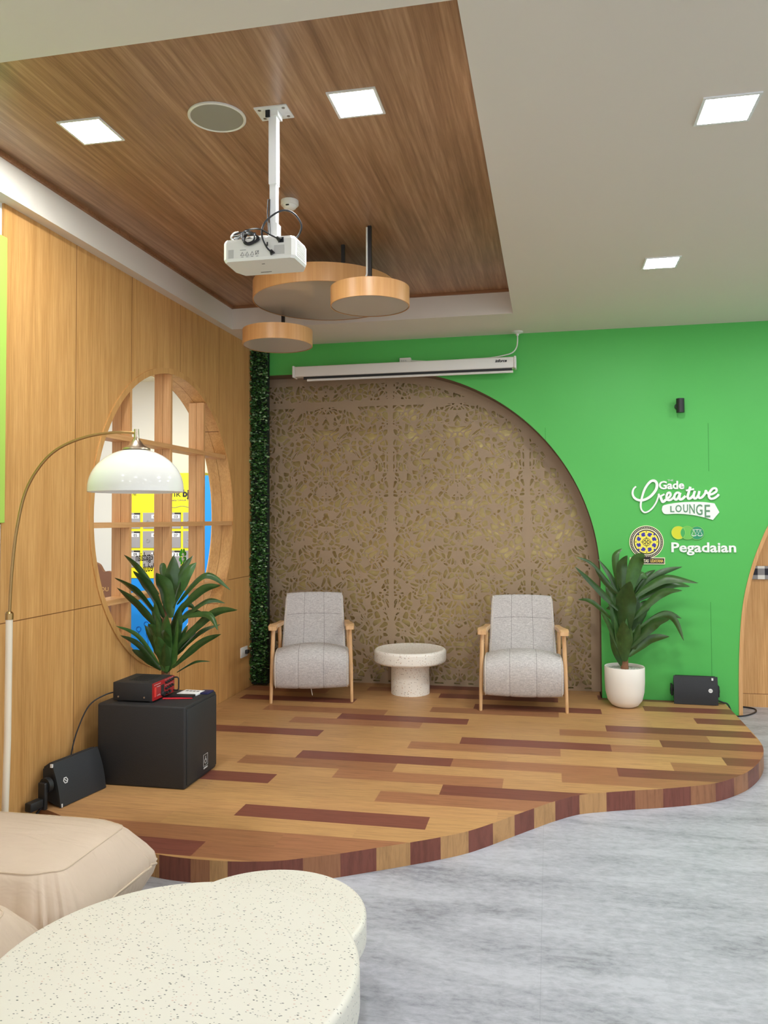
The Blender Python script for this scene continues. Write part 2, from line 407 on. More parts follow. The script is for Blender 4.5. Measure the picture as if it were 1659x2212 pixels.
# nearer stretch of the left wall, by the frame's edge
struct(MB().box(-2.85, XL-0.012, -1.5, 3.40, 0, ZC).build('wall_left', M_WALLWHITE))
struct(MB().box(XL-0.012, XL+0.004, -1.5, 3.398, 0, 1.11).build('trim_2', M_WALLWOOD))
tag(MB().rbox(XL-0.012, XL+0.012, 1.9, 3.415, 1.61, 3.055, 0.004).build('wall_panel', M_LIME), 'lime green wall panel at the left edge of the photo', 'panel')
tag(MB().rbox(XL-0.011, XL+0.008, 1.9, 3.39, 1.115, 1.605, 0.004).build('fabric_panel', M_GINGP), 'pale grey checked panel under the lime green panel', 'panel')

# the room behind the round window
struct(MB().box(-6.5, -2.885, 8.2, 8.3, 0, ZC).build('wall_next_room', M_WALLWHITE))
struct(MB().box(-6.5, -6.4, 2.0, 8.3, 0, ZC).build('wall_next_room', M_WALLWHITE))

# back wall: green board with the big arch, right arch
def arch_edge(x):           # upper edge of the lattice opening
    if x <= -1.5: return 2.96
    q = 1-((x+1.5)/1.92)**2
    return 1.1+1.86*math.sqrt(max(q, 0))
arch = [(-2.675, 2.96)]
for i in range(0, 61):
    a = PI/2*(1-i/60); arch.append((-1.5+1.92*math.cos(a), 1.1+1.86*math.sin(a)))
arch.append((0.42, 0))
CR = [(1.497, 0.0), (1.500, 0.285), (1.510, 0.548), (1.529, 0.80), (1.564, 1.02), (1.621, 1.235), (1.677, 1.39), (1.747, 1.55), (1.86, 1.75), (2.02, 1.95), (2.25, 2.15), (2.55, 2.30), (2.95, 2.36)]
CRS = [(q.x, q.y) for q in spline([(x, z, 0) for x, z in CR], 5)]
poly = [(-2.69, 0), (-2.69, ZC), (2.95, ZC)] + [(x, z) for x, z in CRS[::-1]] + arch[::-1] + [(-2.675, 0)]
b = MB(); b.prism(poly, lambda u, v, t: (u, t, v), YB, YB+0.02); struct(b.build('wall_back', M_GREEN, smooth=20))
# thickness of the arch opening
b = MB(); op = [(x+0.001, z+0.001) for x, z in arch]
vs = []; fs = []
for (x, z) in op: vs += [(x, YB+0.002, z), (x, YB+0.325, z), (x+0.02, YB+0.325, z+0.02), (x+0.02, YB+0.02, z+0.02)]
for i in range(len(op)-1):
    for k in range(4): fs.append((i*4+k, i*4+(k+1) % 4, i*4+4+(k+1) % 4, i*4+4+k))
b.add(vs, fs); b.box(-2.70, -2.675, YB+0.02, YB+0.325, 0, 2.98)
struct(b.build('wall_back_reveal', M_RECESS, smooth=25))
struct(MB().box(-2.7, 1.6, YB+0.325, YB+0.37, 0, ZC).build('wall_back_core', M_GOLD))
struct(MB().box(3.2, 6.5, YB, YB+0.1, 0, ZC).build('wall_back', M_GREEN))
# right niche
struct(MB().box(1.2, 3.4, 7.12, 7.16, 0.112, ZC).build('wall_niche', M_NICHEWOOD))
struct(MB().box(1.2, 3.4, 7.112, 7.16, 0, 0.108).build('baseboard_niche', M_NICHEWOOD))
b = MB(); vs = []; fs = []
for (x, z) in CRS: vs += [(x, YB-0.006, z), (x, 7.12, z), (x+0.03, 7.12, z), (x+0.03, YB-0.006, z)]
for i in range(len(CRS)-1):
    for k in range(4): fs.append((i*4+k, i*4+(k+1) % 4, i*4+4+(k+1) % 4, i*4+4+k))
struct(b.add(vs, fs).build('trim_3', M_OAK, smooth=30))
tag(MB().rbox(1.55, 3.2, 7.096, 7.113, 1.087, 1.2, 0.003).build('check_band', M_GING), 'black and white checked band across the oak niche wall at right', 'wall decoration')

# ---------------------------------------------------------------- lattice screen (real cut-outs)
def make_lattice():
    step = 0.0075; X0, X1, Z0, Z1 = -2.668, 0.50, 0.105, 3.0
    xs = np.arange(X0, X1+step, step); zs = np.arange(Z0, Z1+step, step)
    X, Z = np.meshgrid(xs, zs, indexing='ij')
    PW, XC = 1.245, -0.8145                       # panel width, centre of the middle panel
    u = X-XC; k = np.round(u/PW); u = np.abs(u-k*PW); v = Z-0.105
    wu = u+0.02*np.sin(v*17+1.1)+0.012*np.sin(v*41+u*23); wv = v+0.022*np.sin(u*19+0.4)+0.012*np.sin(u*37-v*29)
    rs = np.random.RandomState(5); per = 1.28
    def cells(nx, nz, seed, wu, wv):
        r = np.random.RandomState(seed); pts = []
        for i in range(-1, nx+1):
            for j in range(nz):
                px = (i+0.5+0.72*(r.rand()-0.5))*(PW/2/nx); pz = (j+0.5+0.72*(r.rand()-0.5))*(per/nz)
                pts.append((px, pz, 0.7+0.6*r.rand()))
        f1 = np.full(wu.shape, 9.0); f2 = np.full(wu.shape, 9.0); ident = np.zeros(wu.shape)
        for q, (px, pz, a) in enumerate(pts):
            dz = (wv-pz+per/2) % per-per/2
            d = np.sqrt(((wu-px)*a)**2+(dz/a)**2)
            m = d < f1; f2 = np.where(m, f1, np.minimum(f2, d)); ident = np.where(m, q, ident); f1 = np.where(m, d, f1)
        return f1, f2, ident
    f1, f2, idn = cells(10, 21, 11, wu, wv)
    field = (f2-f1)-0.0112                        # > 0 where the board is cut through
    g1, g2, _ = cells(4, 8, 23, wu*1.0, wv*1.0)   # larger flowing stems
    field = np.minimum(field, (g2-g1)-0.012)
    keep = ((idn*7919) % 17) < 14.2; field = np.where(keep, field, -0.01-0*field)
    # leaf veins: some openings split by a rib
    rib = np.abs(np.sin(wu*58+wv*31+idn*2.1)); field = np.minimum(field, np.where(((idn*31) % 5) < 2, rib*0.03-0.008, 1))
    edge = PW/2-u; field = np.minimum(field, edge-0.024)                       # stiles either side of each joint
    field = np.minimum(field, np.abs(Z-2.70)-0.028)                            # cross rail
    field = np.minimum(field, Z-0.145)
    slot = np.minimum(np.minimum(Z-0.122, 0.136-Z), np.sin(X*42+1.3*np.sin(X*9))-0.15)
    field = np.maximum(field, np.minimum(slot, 0.004)*1.0)
    ex = np.clip((X+1.5)/1.92, 0, 0.9999); zt = np.where(X <= -1.5, 2.96, 1.1+1.86*np.sqrt(1-ex**2))
    nrm = np.sqrt(((X+1.5)/1.92**2)**2+((Z-1.1)/1.86**2)**2)+1e-6
    ell = (1-(((X+1.5)/1.92)**2+((Z-1.1)/1.86)**2))/(2*nrm)
    dout = np.where(X <= -1.5, 2.96-Z, np.where(Z < 1.1, 0.42-X, ell))
    field = np.minimum(field, dout-0.075)
    F = -field                                    # > 0 = material
    F = np.minimum(F, dout+0.05); 
    return xs, zs, F
XS, ZS, LF = make_lattice()
def marching(i0, i1, yf, yb):
    mb = MB(); idx = {}; V = mb.v
    def vid(key, p):
        q = idx.get(key)
        if q is None:
            q = len(V); idx[key] = q; V.append((p[0], yf, p[1])); V.append((p[0], yb, p[1]))
        return q
    nz = len(ZS); Fl = LF
    for i in range(i0, i1):
        for j in range(nz-1):
            c = ((i, j), (i+1, j), (i+1, j+1), (i, j+1)); f = [Fl[a, b_] for a, b_ in c]
            s = [q > 0 for q in f]
            if not any(s): continue
            loop = []; cross = []
            for k in range(4):
                a, d = c[k], c[(k+1) % 4]; fa, fd = f[k], f[(k+1) % 4]
                if s[k]: loop.append(vid(a, (XS[a[0]], ZS[a[1]])))
                if s[k] != s[(k+1) % 4]:
                    t_ = fa/(fa-fd); key = (min(a, d), max(a, d))
                    q = vid(key, (XS[a[0]]+(XS[d[0]]-XS[a[0]])*t_, ZS[a[1]]+(ZS[d[1]]-ZS[a[1]])*t_))
                    cross.append((q, s[k])); loop.append(q)
            if len(loop) > 2:
                mb.f.append(tuple(loop)); mb.tone.append(None)
                mb.f.append(tuple(q+1 for q in loop[::-1])); mb.tone.append(None)
            for k in range(len(cross)):
                q, leaving = cross[k]; r, l2 = cross[(k+1) % len(cross)]
                if leaving: mb.f.append((q, r, r+1, q+1)); mb.tone.append(None)
    return mb
lat = thing('lattice_screen', 'tall brown laser-cut floral lattice filling the arch behind the armchairs', 'lattice screen', (-1.07, 7.0, ST))
cuts = [0]+[int(np.argmin(abs(XS-x))) for x in (-1.437, -0.192)]+[len(XS)-1]
for a, d in zip(cuts[:-1], cuts[1:]):
    o = marching(a, d, 0, 0.012).build('lattice_panel', M_LATTICE, lat, normals=False)
    for vtx in o.data.vertices: vtx.co.x += 1.07; vtx.co.z -= ST

# ---------------------------------------------------------------- stage platform
TOPEDGE = [(-2.66, 3.68), (-2.485, 3.603), (-2.2, 3.44), (-1.98, 3.335), (-1.788, 3.275), (-1.634, 3.255), (-1.444, 3.258), (-1.286, 3.282), (-1.184, 3.311), (-1.101, 3.351), (-0.956, 3.424), (-0.808, 3.513), (-0.661, 3.603), (-0.528, 3.69), (-0.402, 3.788), (-0.295, 3.905), (-0.205, 4.015), (-0.093, 4.147), (0.015, 4.27), (0.142, 4.385), (0.295, 4.456), (0.45, 4.516), (0.604, 4.571), (0.765, 4.64), (0.91, 4.72), (1.034, 4.835), (1.146, 4.975), (1.25, 5.165), (1.325, 5.36), (1.363, 5.52), (1.378, 5.70), (1.381, 5.9), (1.382, 6.2), (1.382, 6.76)]
TE = [(q.x, q.y) for q in spline([(x, y, 0) for x, y in TOPEDGE], 4)]
outline = TE+[(0.41, 6.76), (0.41, 7.0), (-2.67, 7.0), (-2.67, 6.76), (-2.685, 6.76), (-2.685, 3.69)]
def clip(poly, rect):
    x0, x1, y0, y1 = rect
    for ax, val, sg in ((0, x0, 1), (0, x1, -1), (1, y0, 1), (1, y1, -1)):
        out = []
        for i in range(len(poly)):
            a, d = poly[i], poly[(i+1) % len(poly)]; fa, fd = (a[ax]-val)*sg, (d[ax]-val)*sg
            if fa >= 0: out.append(a)
            if (fa >= 0) != (fd >= 0):
                t_ = fa/(fa-fd); out.append((a[0]+(d[0]-a[0])*t_, a[1]+(d[1]-a[1])*t_))
        poly = out
        if len(poly) < 3: return []
    return poly
T_LIGHT, T_MID, T_DARK = rgb(191, 146, 96), rgb(161, 110, 76), rgb(128, 74, 60)
# (row, board) -> tone; rows are 0.1625 m boards counted from the row at y = 3.765
DARK = {(0, -1.6), (3, -2.6), (3, -0.61), (6, -1.6), (6, 0.39), (9, -2.6), (9, -0.61), (12, -1.6), (12, 0.39), (15, -2.6), (15, -0.61), (14, 1.06), (16, 0.72), (10, 0.72), (8, 1.06), (18, 0.39), (-3, -2.6), (17, -0.93), (19, -1.27)}
MID = {(4, -1.27), (5, -1.93), (2, -0.94), (8, -0.94), (11, -1.93), (13, -2.26), (-2, -1.27), (11, 0.06), (-3, -1.6), (6, -0.61), (9, 0.39), (14, -0.94), (5, 0.06), (17, -2.92), (18, -1.6), (7, 0.72), (2, 0.06), (-2, -2.26)}
def find(S, k, x):
    return any(k == a and abs(x-q) < 0.09 for a, q in S)
st = MB(); rr = random.Random(3); grain = []
for k in range(-4, 21):
    y0 = 3.765+0.1625*k; off = (-1.604, -1.27, -1.932)[k % 3]
    for n in range(-2, 5):
        x0 = off+0.9925*n; pl = clip(outline, (x0, x0+0.9925, y0, y0+0.1625))
        if len(pl) < 3: continue
        tn = T_DARK if find(DARK, k, x0) else T_MID if find(MID, k, x0) else T_LIGHT
        q = rr.uniform(0.92, 1.07); tn = (tn[0]*q, tn[1]*q*rr.uniform(0.98, 1.02), tn[2]*q, 1)
        st.add([(x, y, ST) for x, y in pl], [list(range(len(pl)))], tn); grain += [(rr.uniform(0, 9), rr.uniform(0, 9), 0)]*1
ntop = len(st.f)
# riser: short upright boards of alternating tone
SEAM = [-2.75, -2.45, -2.2, -1.98, -1.86, -1.751, -1.591, -1.5, -1.417, -1.098, -0.946, -0.799, -0.656, -0.525, -0.402, -0.293, -0.192, -0.096, 0.013, 0.143, 0.291, 0.449, 0.605, 0.762, 0.91, 1.034, 1.141, 1.25, 9]
TONE = 'mdmdldmldmdldldldldldmdmdmdm'
lastk = 0
for i in range(len(TE)-1):
    (xa, ya), (xb, yb) = TE[i], TE[i+1]
    segs = [0.0]+sorted((s_-xa)/(xb-xa) for s_ in SEAM if xb-xa > 1e-4 and xa < s_ < xb)+[1.0]
    for f0, f1 in zip(segs[:-1], segs[1:]):
        pa = (xa+(xb-xa)*f0, ya+(yb-ya)*f0); pb = (xa+(xb-xa)*f1, ya+(yb-ya)*f1)
        xm = (pa[0]+pb[0])/2; k = sum(1 for s_ in SEAM if s_ < xm)-1
        if pa[1] > 5.2: k = 27+int((pa[1]-5.2)/0.14)
        ch = (TONE*3)[k]; tn = {'l': T_LIGHT, 'm': T_MID, 'd': T_DARK}[ch]
        st.add([(pa[0], pa[1], 0), (pb[0], pb[1], 0), (pb[0], pb[1], ST), (pa[0], pa[1], ST)], [(0, 1, 2, 3)], tn)
o = st.build('stage_platform', M_PLANK, normals=False)
ga = o.data.attributes.new('grain', 'FLOAT_VECTOR', 'CORNER')
for pi_, pl in enumerate(o.data.polygons):
    for li in pl.loop_indices:
        co = o.data.vertices[o.data.loops[li].vertex_index].co
        if pi_ < ntop: ga.data[li].vector = (co.x+grain[pi_][0], co.y+grain[pi_][1], 0)
        else: ga.data[li].vector = (co.z, (co.x-co.y*0.6), 0)
tag(o, 'low wood-plank stage with a wavy curved front edge', 'stage')

# ---------------------------------------------------------------- armchairs
def chair_parts(root, rearlean=0.0):
    # local: x across, -y forward (front legs at y = 0), z up from the stage
    for s in (-1, 1):
        mb = MB(); mb.tube([(s*0.333, 0.0, 0.001), (s*0.333, 0.0, 0.006), (s*0.327, 0.035, 0.30), (s*0.318, 0.06, 0.612)], [0.0122, 0.0126, 0.0165, 0.0165], 14)
        mb.build('leg', M_ASH, root, smooth=40)
        mb = MB(); mb.tube([(s*0.30, 0.60, 0.001), (s*0.30, 0.60, 0.006), (s*0.30, 0.50, 0.30), (s*0.302, 0.42, 0.60)], [0.0118, 0.0122, 0.0165, 0.0165], 14)
        mb.build('leg', M_ASH, root, smooth=40)
        # armrest: flat rail, wide nose over the front leg, tapering to the back
        mb = MB(); P = [(-0.02, 0.030, 0.614), (0.0, 0.037, 0.622), (0.06, 0.037, 0.628), (0.20, 0.031, 0.616), (0.36, 0.026, 0.604), (0.52, 0.024, 0.598)]
        vs = []
        for (y, hw, z) in P:
            cx = s*(0.318-0.03*max(0, (y-0.06))/0.46)
            for (a, c) in ((-1, -0.015), (1, -0.015), (1, 0.009), (0.8, 0.015), (-0.8, 0.015), (-1, 0.009)): vs.append((cx+a*hw, y, z+c))
        fs = []
        for i in range(len(P)-1):
            for k in range(6): fs.append((i*6+k, i*6+(k+1) % 6, i*6+6+(k+1) % 6, i*6+6+k))
        fs += [(5, 4, 3, 2, 1, 0), tuple(len(vs)-6+k for k in range(6))]
        mb.add(vs, fs).build('armrest', M_ASH, root, smooth=30)
    def pad(name, prof, hw, grooves, rows=None, bulge=0.0, crown=0.02):
        """upholstered pad: closed side profile (y,z) swept across x, tufted along stitched lines"""
        n = len(prof); z_lo = min(p[1] for p in prof); z_hi = max(p[1] for p in prof); cx = sum(p[0] for p in prof)/n; cz = sum(p[1] for p in prof)/n
        xs_ = [-1+2*i/36 for i in range(37)]; vs = []; fs = []; C = []
        for xi in xs_:
            e = max(0, abs(xi)-0.93)/0.07; rr_ = 1-0.10*e*e
            gr = sum(math.exp(-((xi*0.31-g)/0.006)**2) for g in grooves)
            ring_ = []
            for q, (y, z) in enumerate(prof):
                k = rr_-0.05*gr*0.35; w_ = hw(z)
                zz = cz+(z-cz)*k; yy = cy_ = cx+(y-cx)*k
                d = bulge*(1-xi*xi)
                nx = prof[(q+1) % n][0]-prof[q-1][0]; nz = prof[(q+1) % n][1]-prof[q-1][1]; L = math.hypot(nx, nz) or 1
                oy, oz = nz/L, -nx/L
                g2 = 0.0
                if rows:
                    for r_ in rows: g2 += math.exp(-((z-r_)/0.008)**2)*0.006
                yy += oy*(d-g2); zz += oz*(d-g2)-crown*abs(xi)**2.2*max(0, min(1, (z-z_lo)/(z_hi-z_lo)))
                ring_.append((xi*w_, yy, zz))
            vs += ring_; C.append(ring_)
        m = len(xs_)
        for i in range(m-1):
            for q in range(n): fs.append((i*n+q, i*n+(q+1) % n, (i+1)*n+(q+1) % n, (i+1)*n+q))
        fs += [tuple(range(n))[::-1], tuple((m-1)*n+q for q in range(n))]
        mb = MB().add(vs, fs); o = mb.build(name, M_FABRIC, root, smooth=50)
        for i in (1, m-2):
            pts = C[i][::1]; tb = MB(); tb.tube([(p[0]*1.012, p[1], p[2]) for p in pts], 0.0035, 6, closed=True)
            q = tb.build('piping', M_PIPING, o, smooth=60)
        lines = MB()
        for g in grooves:
            i = min(range(m), key=lambda a: abs(xs_[a]*0.31-g))
            lines.tube([(C[i][q][0], C[i][q][1], C[i][q][2]) for q in range(n)], 0.0016, 5, closed=True)
        if rows:
            k = min(range(n//2), key=lambda q: abs(prof[q][1]-rows[0])); lines.tube([C[i][k] for i in range(2, m-2)], 0.0016, 5)
        lines.build('stitching', M_STITCH, o)
        return o
    seat = [(0.52, 0.40), (0.42, 0.415), (0.30, 0.435), (0.18, 0.452), (0.08, 0.455), (0.01, 0.44), (-0.035, 0.41), (-0.062, 0.365), (-0.07, 0.31), (-0.065, 0.25), (-0.05, 0.19), (-0.032, 0.145), (-0.005, 0.128), (0.03, 0.14), (0.05, 0.20), (0.07, 0.26), (0.16, 0.295), (0.30, 0.285), (0.45, 0.27), (0.52, 0.28)]
    def dens(P): return [(q.x, q.y) for q in spline([(a, c, 0) for a, c in P+[P[0]]], 3)][:-1]
    pad('seat', dens(seat), lambda z: 0.308, (-0.103, 0.103), None, 0.012, 0.04)
    back = [(0.40, 0.35), (0.42, 0.45), (0.45, 0.56), (0.485, 0.68), (0.515, 0.80), (0.53, 0.855), (0.555, 0.872), (0.59, 0.862), (0.60, 0.82), (0.575, 0.70), (0.545, 0.56), (0.52, 0.44), (0.50, 0.34), (0.45, 0.325)]
    pad('backrest', dens(back), lambda z: 0.278-0.022*max(0, min(1, (z-0.35)/0.5)), (-0.10, 0.10), (0.69,), 0.01, 0.022)
M_STITCH = mat('dark_stitch_thread', rgb(128, 122, 118), 0.9)
ch1 = thing('armchair', 'grey upholstered wooden armchair at left, next to the ivy strip', 'armchair', (-1.945, 6.17, ST), math.radians(14.5), 'grey armchairs on the stage')
chair_parts(ch1)
MB().tube([(-0.01, 0.02, 0.14), (0.0, 0.0, 0.10), (0.008, -0.01, 0.062)], 0.003, 6).build('tag_string', M_PIPING, ch1)
ch2 = thing('armchair', 'grey upholstered wooden armchair at right, next to the white plant pot', 'armchair', (-0.215, 6.165, ST), math.radians(2.5), 'grey armchairs on the stage')
for c in ch1.children:
    if c.name.startswith('tag_string'): continue
    k = c.copy(); COL.objects.link(k); k.parent = ch2
    for d in c.children:
        e = d.copy(); COL.objects.link(e); e.parent = k

# ---------------------------------------------------------------- stage side table and coffee tables
def pedestal_table(label, loc, r, h, slab, sr, m, n=96, rim=0.02, dish=0.0):
    t_ = thing('terrazzo_table', label, 'table', loc)
    prof = [(0.0, h-slab), (r-rim*1.2, h-slab)]
    for i in range(7):
        a = -PI/2+PI/2*i/6; prof.append((r-rim+rim*math.cos(a), h-slab+rim+rim*math.sin(a)))
    for i in range(7):
        a = PI/2*i/6; prof.append((r-rim+rim*math.cos(a), h-rim+rim*math.sin(a)))
    if dish: prof += [(r-rim*1.6, h-dish), (0.0, h-dish)]
    else: prof.append((0.0, h))
    MB().lathe(prof, 0, 0, n, False).build('tabletop', m, t_, smooth=40)
    MB().lathe([(0, 0), (sr, 0), (sr, h-slab), (0, h-slab)], 0, 0, 64, False).build('pedestal', m, t_, smooth=40)
    return t_
pedestal_table('small round cream terrazzo table between the two armchairs', (-1.205, 6.675, ST), 0.314, 0.385, 0.115, 0.168, M_TERRW, rim=0.025, dish=0.008)
pedestal_table('large round white terrazzo coffee table in the foreground', (-0.979, 1.905, 0), 0.488, 0.45, 0.125, 0.24, M_TERR, 160, 0.018)
pedestal_table('lower round terrazzo table tucked behind the large coffee table', (-0.939, 2.474, 0), 0.334, 0.31, 0.10, 0.16, M_TERR, 128, 0.016)

# ---------------------------------------------------------------- sofa
sofa = thing('sofa', 'low beige upholstered sofa module at the lower left edge', 'sofa', (-2.05, 2.5, 0))
def sofa_pad(name, x0, x1, y0, y1, seed):
    mb = MB(); vs = []; fs = []; cx, cy = (x0+x1)/2, (y0+y1)/2; hx, hy = (x1-x0)/2, (y1-y0)/2
    rows = [(0.0, 0.15), (0.02, 0.125), (0.08, 0.085), (0.15, 0.04), (0.21, 0.008), (0.245, 0.0), (0.28, 0.006), (0.32, 0.03), (0.36, 0.06), (0.39, 0.082), (0.408, 0.10), (0.418, 0.13), (0.426, 0.19), (0.432, 0.27), (0.435, 0.36)]
    m = 128
    def pt(a, ins, z):
        c, s = math.cos(a), math.sin(a); e = 0.24
        ux = math.copysign(abs(c)**e, c); uy = math.copysign(abs(s)**e, s)
        w_ = max(0, 1-abs(z-0.25)/0.17)
        pk = 0.007*w_*(math.sin(a*27+seed)+0.7*math.sin(a*41+seed*3))+0.004*math.sin(a*7+seed)
        return (cx+max(0.02, hx-ins-pk)*ux, cy+max(0.02, hy-ins-pk)*uy, z+0.003*math.sin(3*a+z*9))
    for (z, ins) in rows:
        for i in range(m): vs.append(pt(2*PI*i/m, ins, z))
    vs.append((cx, cy, 0.437))
    for j in range(len(rows)-1):
        for i in range(m): fs.append((j*m+i, j*m+(i+1) % m, (j+1)*m+(i+1) % m, (j+1)*m+i))
    L = (len(rows)-1)*m
    for i in range(m): fs.append((L+i, L+(i+1) % m, len(vs)-1))
    fs.append(tuple(range(m))[::-1])
    o = mb.add(vs, fs).build(name, M_SOFA, sofa, smooth=80)
    for (j, rr_) in ((10, 0.003), (5, 0.005)):
        MB().tube([vs[j*m+i] for i in range(m)], rr_, 6, closed=True).build('piping', M_SEAM, o, smooth=60)
    return o
sofa_pad('seat_cushion', -0.60, 0.487, -0.215, 0.46, 1.0)
sofa_pad('seat_cushion', -0.60, 0.487, -1.05, -0.205, 2.3)

# ---------------------------------------------------------------- arc floor lamp
LX, LY = -2.50, 3.20
al = thing('arc_floor_lamp', 'brass arc floor lamp with white dome shade in front of the round window', 'floor lamp', (LX, LY, 0))
MB().lathe([(0, 0), (0.15, 0), (0.15, 0.03), (0.14, 0.038), (0, 0.038)], 0, 0, 48, False).build('base', M_CREAMPOLE, al, smooth=40)
MB().tube([(0.0, 0, 0.036), (0.016, 0, 0.6), (0.025, -0.008, 1.165)], 0.0155, 16).build('pole', M_CREAMPOLE, al, smooth=40)
MB().lathe([(0, 1.16), (0.018, 1.16), (0.018, 1.19), (0.011, 1.197), (0, 1.197)], 0.025, -0.008, 20, False).build('collar', M_BRASS, al, smooth=40)
arcp = [(0.025, -0.008, 1.18), (0.04, -0.012, 1.395), (0.065, -0.013, 1.588), (0.108, -0.01, 1.76), (0.182, 0.0, 1.885), (0.268, 0.016, 1.962), (0.392, 0.042, 2.012), (0.52, 0.065, 2.03), (0.62, 0.082, 2.026)]
MB().tube(spline(arcp, 6), 0.0068, 12).build('arm', M_BRASS, al, smooth=60)
SX, SY = 0.615, 0.086
MB().lathe([(0, 2.045), (0.011, 2.045), (0.012, 2.02), (0.012, 2.005), (0.02, 1.99), (0.036, 1.968), (0.062, 1.955), (0.064, 1.948), (0, 1.948)], SX, SY, 32, False).build('shade_cap', M_NICKEL, al, smooth=40)
prof = []
for i in range(17):
    a = PI/2*i/16; prof.append((0.212*math.sin(a)+0.002, 1.766+0.186*math.cos(a)))
prof += [(0.214, 1.752), (0.210, 1.750)]
for i in range(17):
    a = PI/2*(1-i/16); prof.append((0.205*math.sin(a)+0.001, 1.762+0.18*math.cos(a)))
MB().lathe(prof, SX, SY, 72, False).build('lamp_shade', M_OPAL, al, smooth=50)

# ---------------------------------------------------------------- potted dracaenas
RIGHT_LEAVES = [[[-0.06,0.0,0.591],[-0.238,0.0,0.807],[-0.369,0.0,0.864],0.027],[[-0.045,-0.04,0.441],[-0.203,-0.05,0.615],[-0.383,-0.1,0.794],0.054],[[-0.05,0.04,0.318],[-0.24,0.025,0.493],[-0.356,0.05,0.514],0.033],[[-0.035,-0.04,0.104],[-0.119,-0.075,0.332],[-0.191,-0.15,0.446],0.043],[[-0.027,0.04,0.536],[-0.084,0.05,0.691],[-0.191,0.1,0.849],0.046],[[-0.036,0.04,0.588],[-0.059,0.025,0.859],[0.0,0.05,0.933],0.054],[[-0.004,-0.04,0.575],[-0.015,-0.03,0.78],[0.029,-0.06,0.882],0.081],[[0.026,-0.04,0.545],[0.097,-0.06,0.823],[0.159,-0.12,0.885],0.102],[[0.007,-0.04,0.248],[0.007,-0.08,0.508],[0.04,-0.16,0.683],0.151],[[-0.001,-0.04,0.034],[-0.008,-0.09,0.225],[-0.019,-0.18,0.373],0.108],[[0.073,0.04,0.538],[0.272,0.025,0.727],[0.463,0.05,0.788],0.053],[[0.075,-0.04,0.546],[0.312,-0.04,0.696],[0.559,-0.08,0.669],0.072],[[0.093,0.04,0.507],[0.35,0.025,0.651],[0.519,0.05,0.63],0.077],[[0.063,-0.04,0.372],[0.276,-0.075,0.582],[0.428,-0.15,0.616],0.065],[[0.073,0.04,0.538],[0.176,0.05,0.703],[0.263,0.1,0.758],0.049],[[0.059,0.04,0.279],[0.161,0.04,0.456],[0.246,0.08,0.495],0.088],[[0.051,-0.04,0.259],[0.335,-0.05,0.409],[0.442,-0.1,0.218],0.054],[[0.069,0.04,0.238],[0.309,0.04,0.408],[0.456,0.08,0.37],0.05],[[0.04,-0.04,0.147],[0.214,-0.075,0.339],[0.335,-0.15,0.396],0.081],[[0.034,-0.04,0.076],[0.199,-0.025,0.21],[0.342,-0.05,0.243],0.066],[[0.049,0.04,0.227],[0.132,0.05,0.403],[0.199,0.1,0.481],0.099],[[-0.021,0.04,0.277],[-0.087,0.05,0.534],[-0.121,0.1,0.686],0.077],[[-0.024,-0.04,0.166],[-0.074,-0.025,0.388],[-0.094,-0.05,0.513],0.065],[[0.038,0.04,0.175],[0.08,0.025,0.436],[0.115,0.05,0.589],0.088]]
LEFT_LEAVES = [[[-0.028,-0.04,0.52],[-0.115,-0.15,0.701],[-0.126,-0.3,0.794],0.037],[[0.007,-0.04,0.369],[-0.065,-0.1,0.564],[-0.12,-0.2,0.685],0.075],[[-0.028,-0.04,0.369],[-0.103,-0.2,0.557],[-0.129,-0.4,0.657],0.049],[[-0.019,-0.04,0.282],[-0.091,-0.19,0.464],[-0.126,-0.38,0.595],0.05],[[0.059,-0.04,0.37],[0.025,-0.06,0.562],[-0.003,-0.12,0.669],0.108],[[0.017,0.04,0.473],[0.037,0.025,0.635],[0.032,0.05,0.775],0.093],[[0.043,0.04,0.457],[0.13,0.04,0.651],[0.18,0.08,0.726],0.067],[[0.061,0.04,0.449],[0.255,0.05,0.643],[0.418,0.1,0.541],0.042],[[0.081,0.0,0.398],[0.261,0.0,0.552],[0.389,0.0,0.581],0.05],[[0.07,0.04,0.329],[0.264,0.05,0.471],[0.379,0.1,0.456],0.033],[[0.085,-0.04,0.166],[0.341,-0.025,0.398],[0.528,-0.05,0.431],0.049],[[0.11,-0.04,0.371],[0.319,-0.05,0.4],[0.417,-0.1,0.304],0.041],[[0.044,0.04,0.103],[0.221,0.05,0.267],[0.345,0.1,0.315],0.034],[[0.073,-0.04,0.047],[0.257,-0.025,0.207],[0.416,-0.05,0.274],0.046],[[0.062,0.04,0.0],[0.199,0.025,0.075],[0.299,0.05,0.077],0.017],[[-0.018,-0.04,0.06],[-0.084,-0.2,0.272],[-0.121,-0.4,0.363],0.025],[[-0.018,-0.04,0.036],[-0.098,-0.175,0.214],[-0.118,-0.35,0.297],0.033],[[-0.009,-0.04,0.029],[-0.097,-0.1,0.123],[-0.126,-0.2,0.186],0.051],[[0.026,-0.04,0.018],[0.027,-0.06,0.222],[0.075,-0.12,0.4],0.092],[[0.008,-0.04,0.021],[-0.03,-0.05,0.283],[-0.022,-0.1,0.486],0.068],[[0.031,0.0,0.038],[0.073,0.0,0.278],[0.107,0.0,0.446],0.076],[[0.076,-0.04,0.434],[0.102,-0.025,0.544],[0.132,-0.05,0.61],0.042],[[-0.017,0.04,0.15],[-0.062,0.025,0.312],[-0.129,0.05,0.421],0.068],[[0.027,0.04,0.071],[0.095,0.025,0.235],[0.134,0.05,0.313],0.059]]

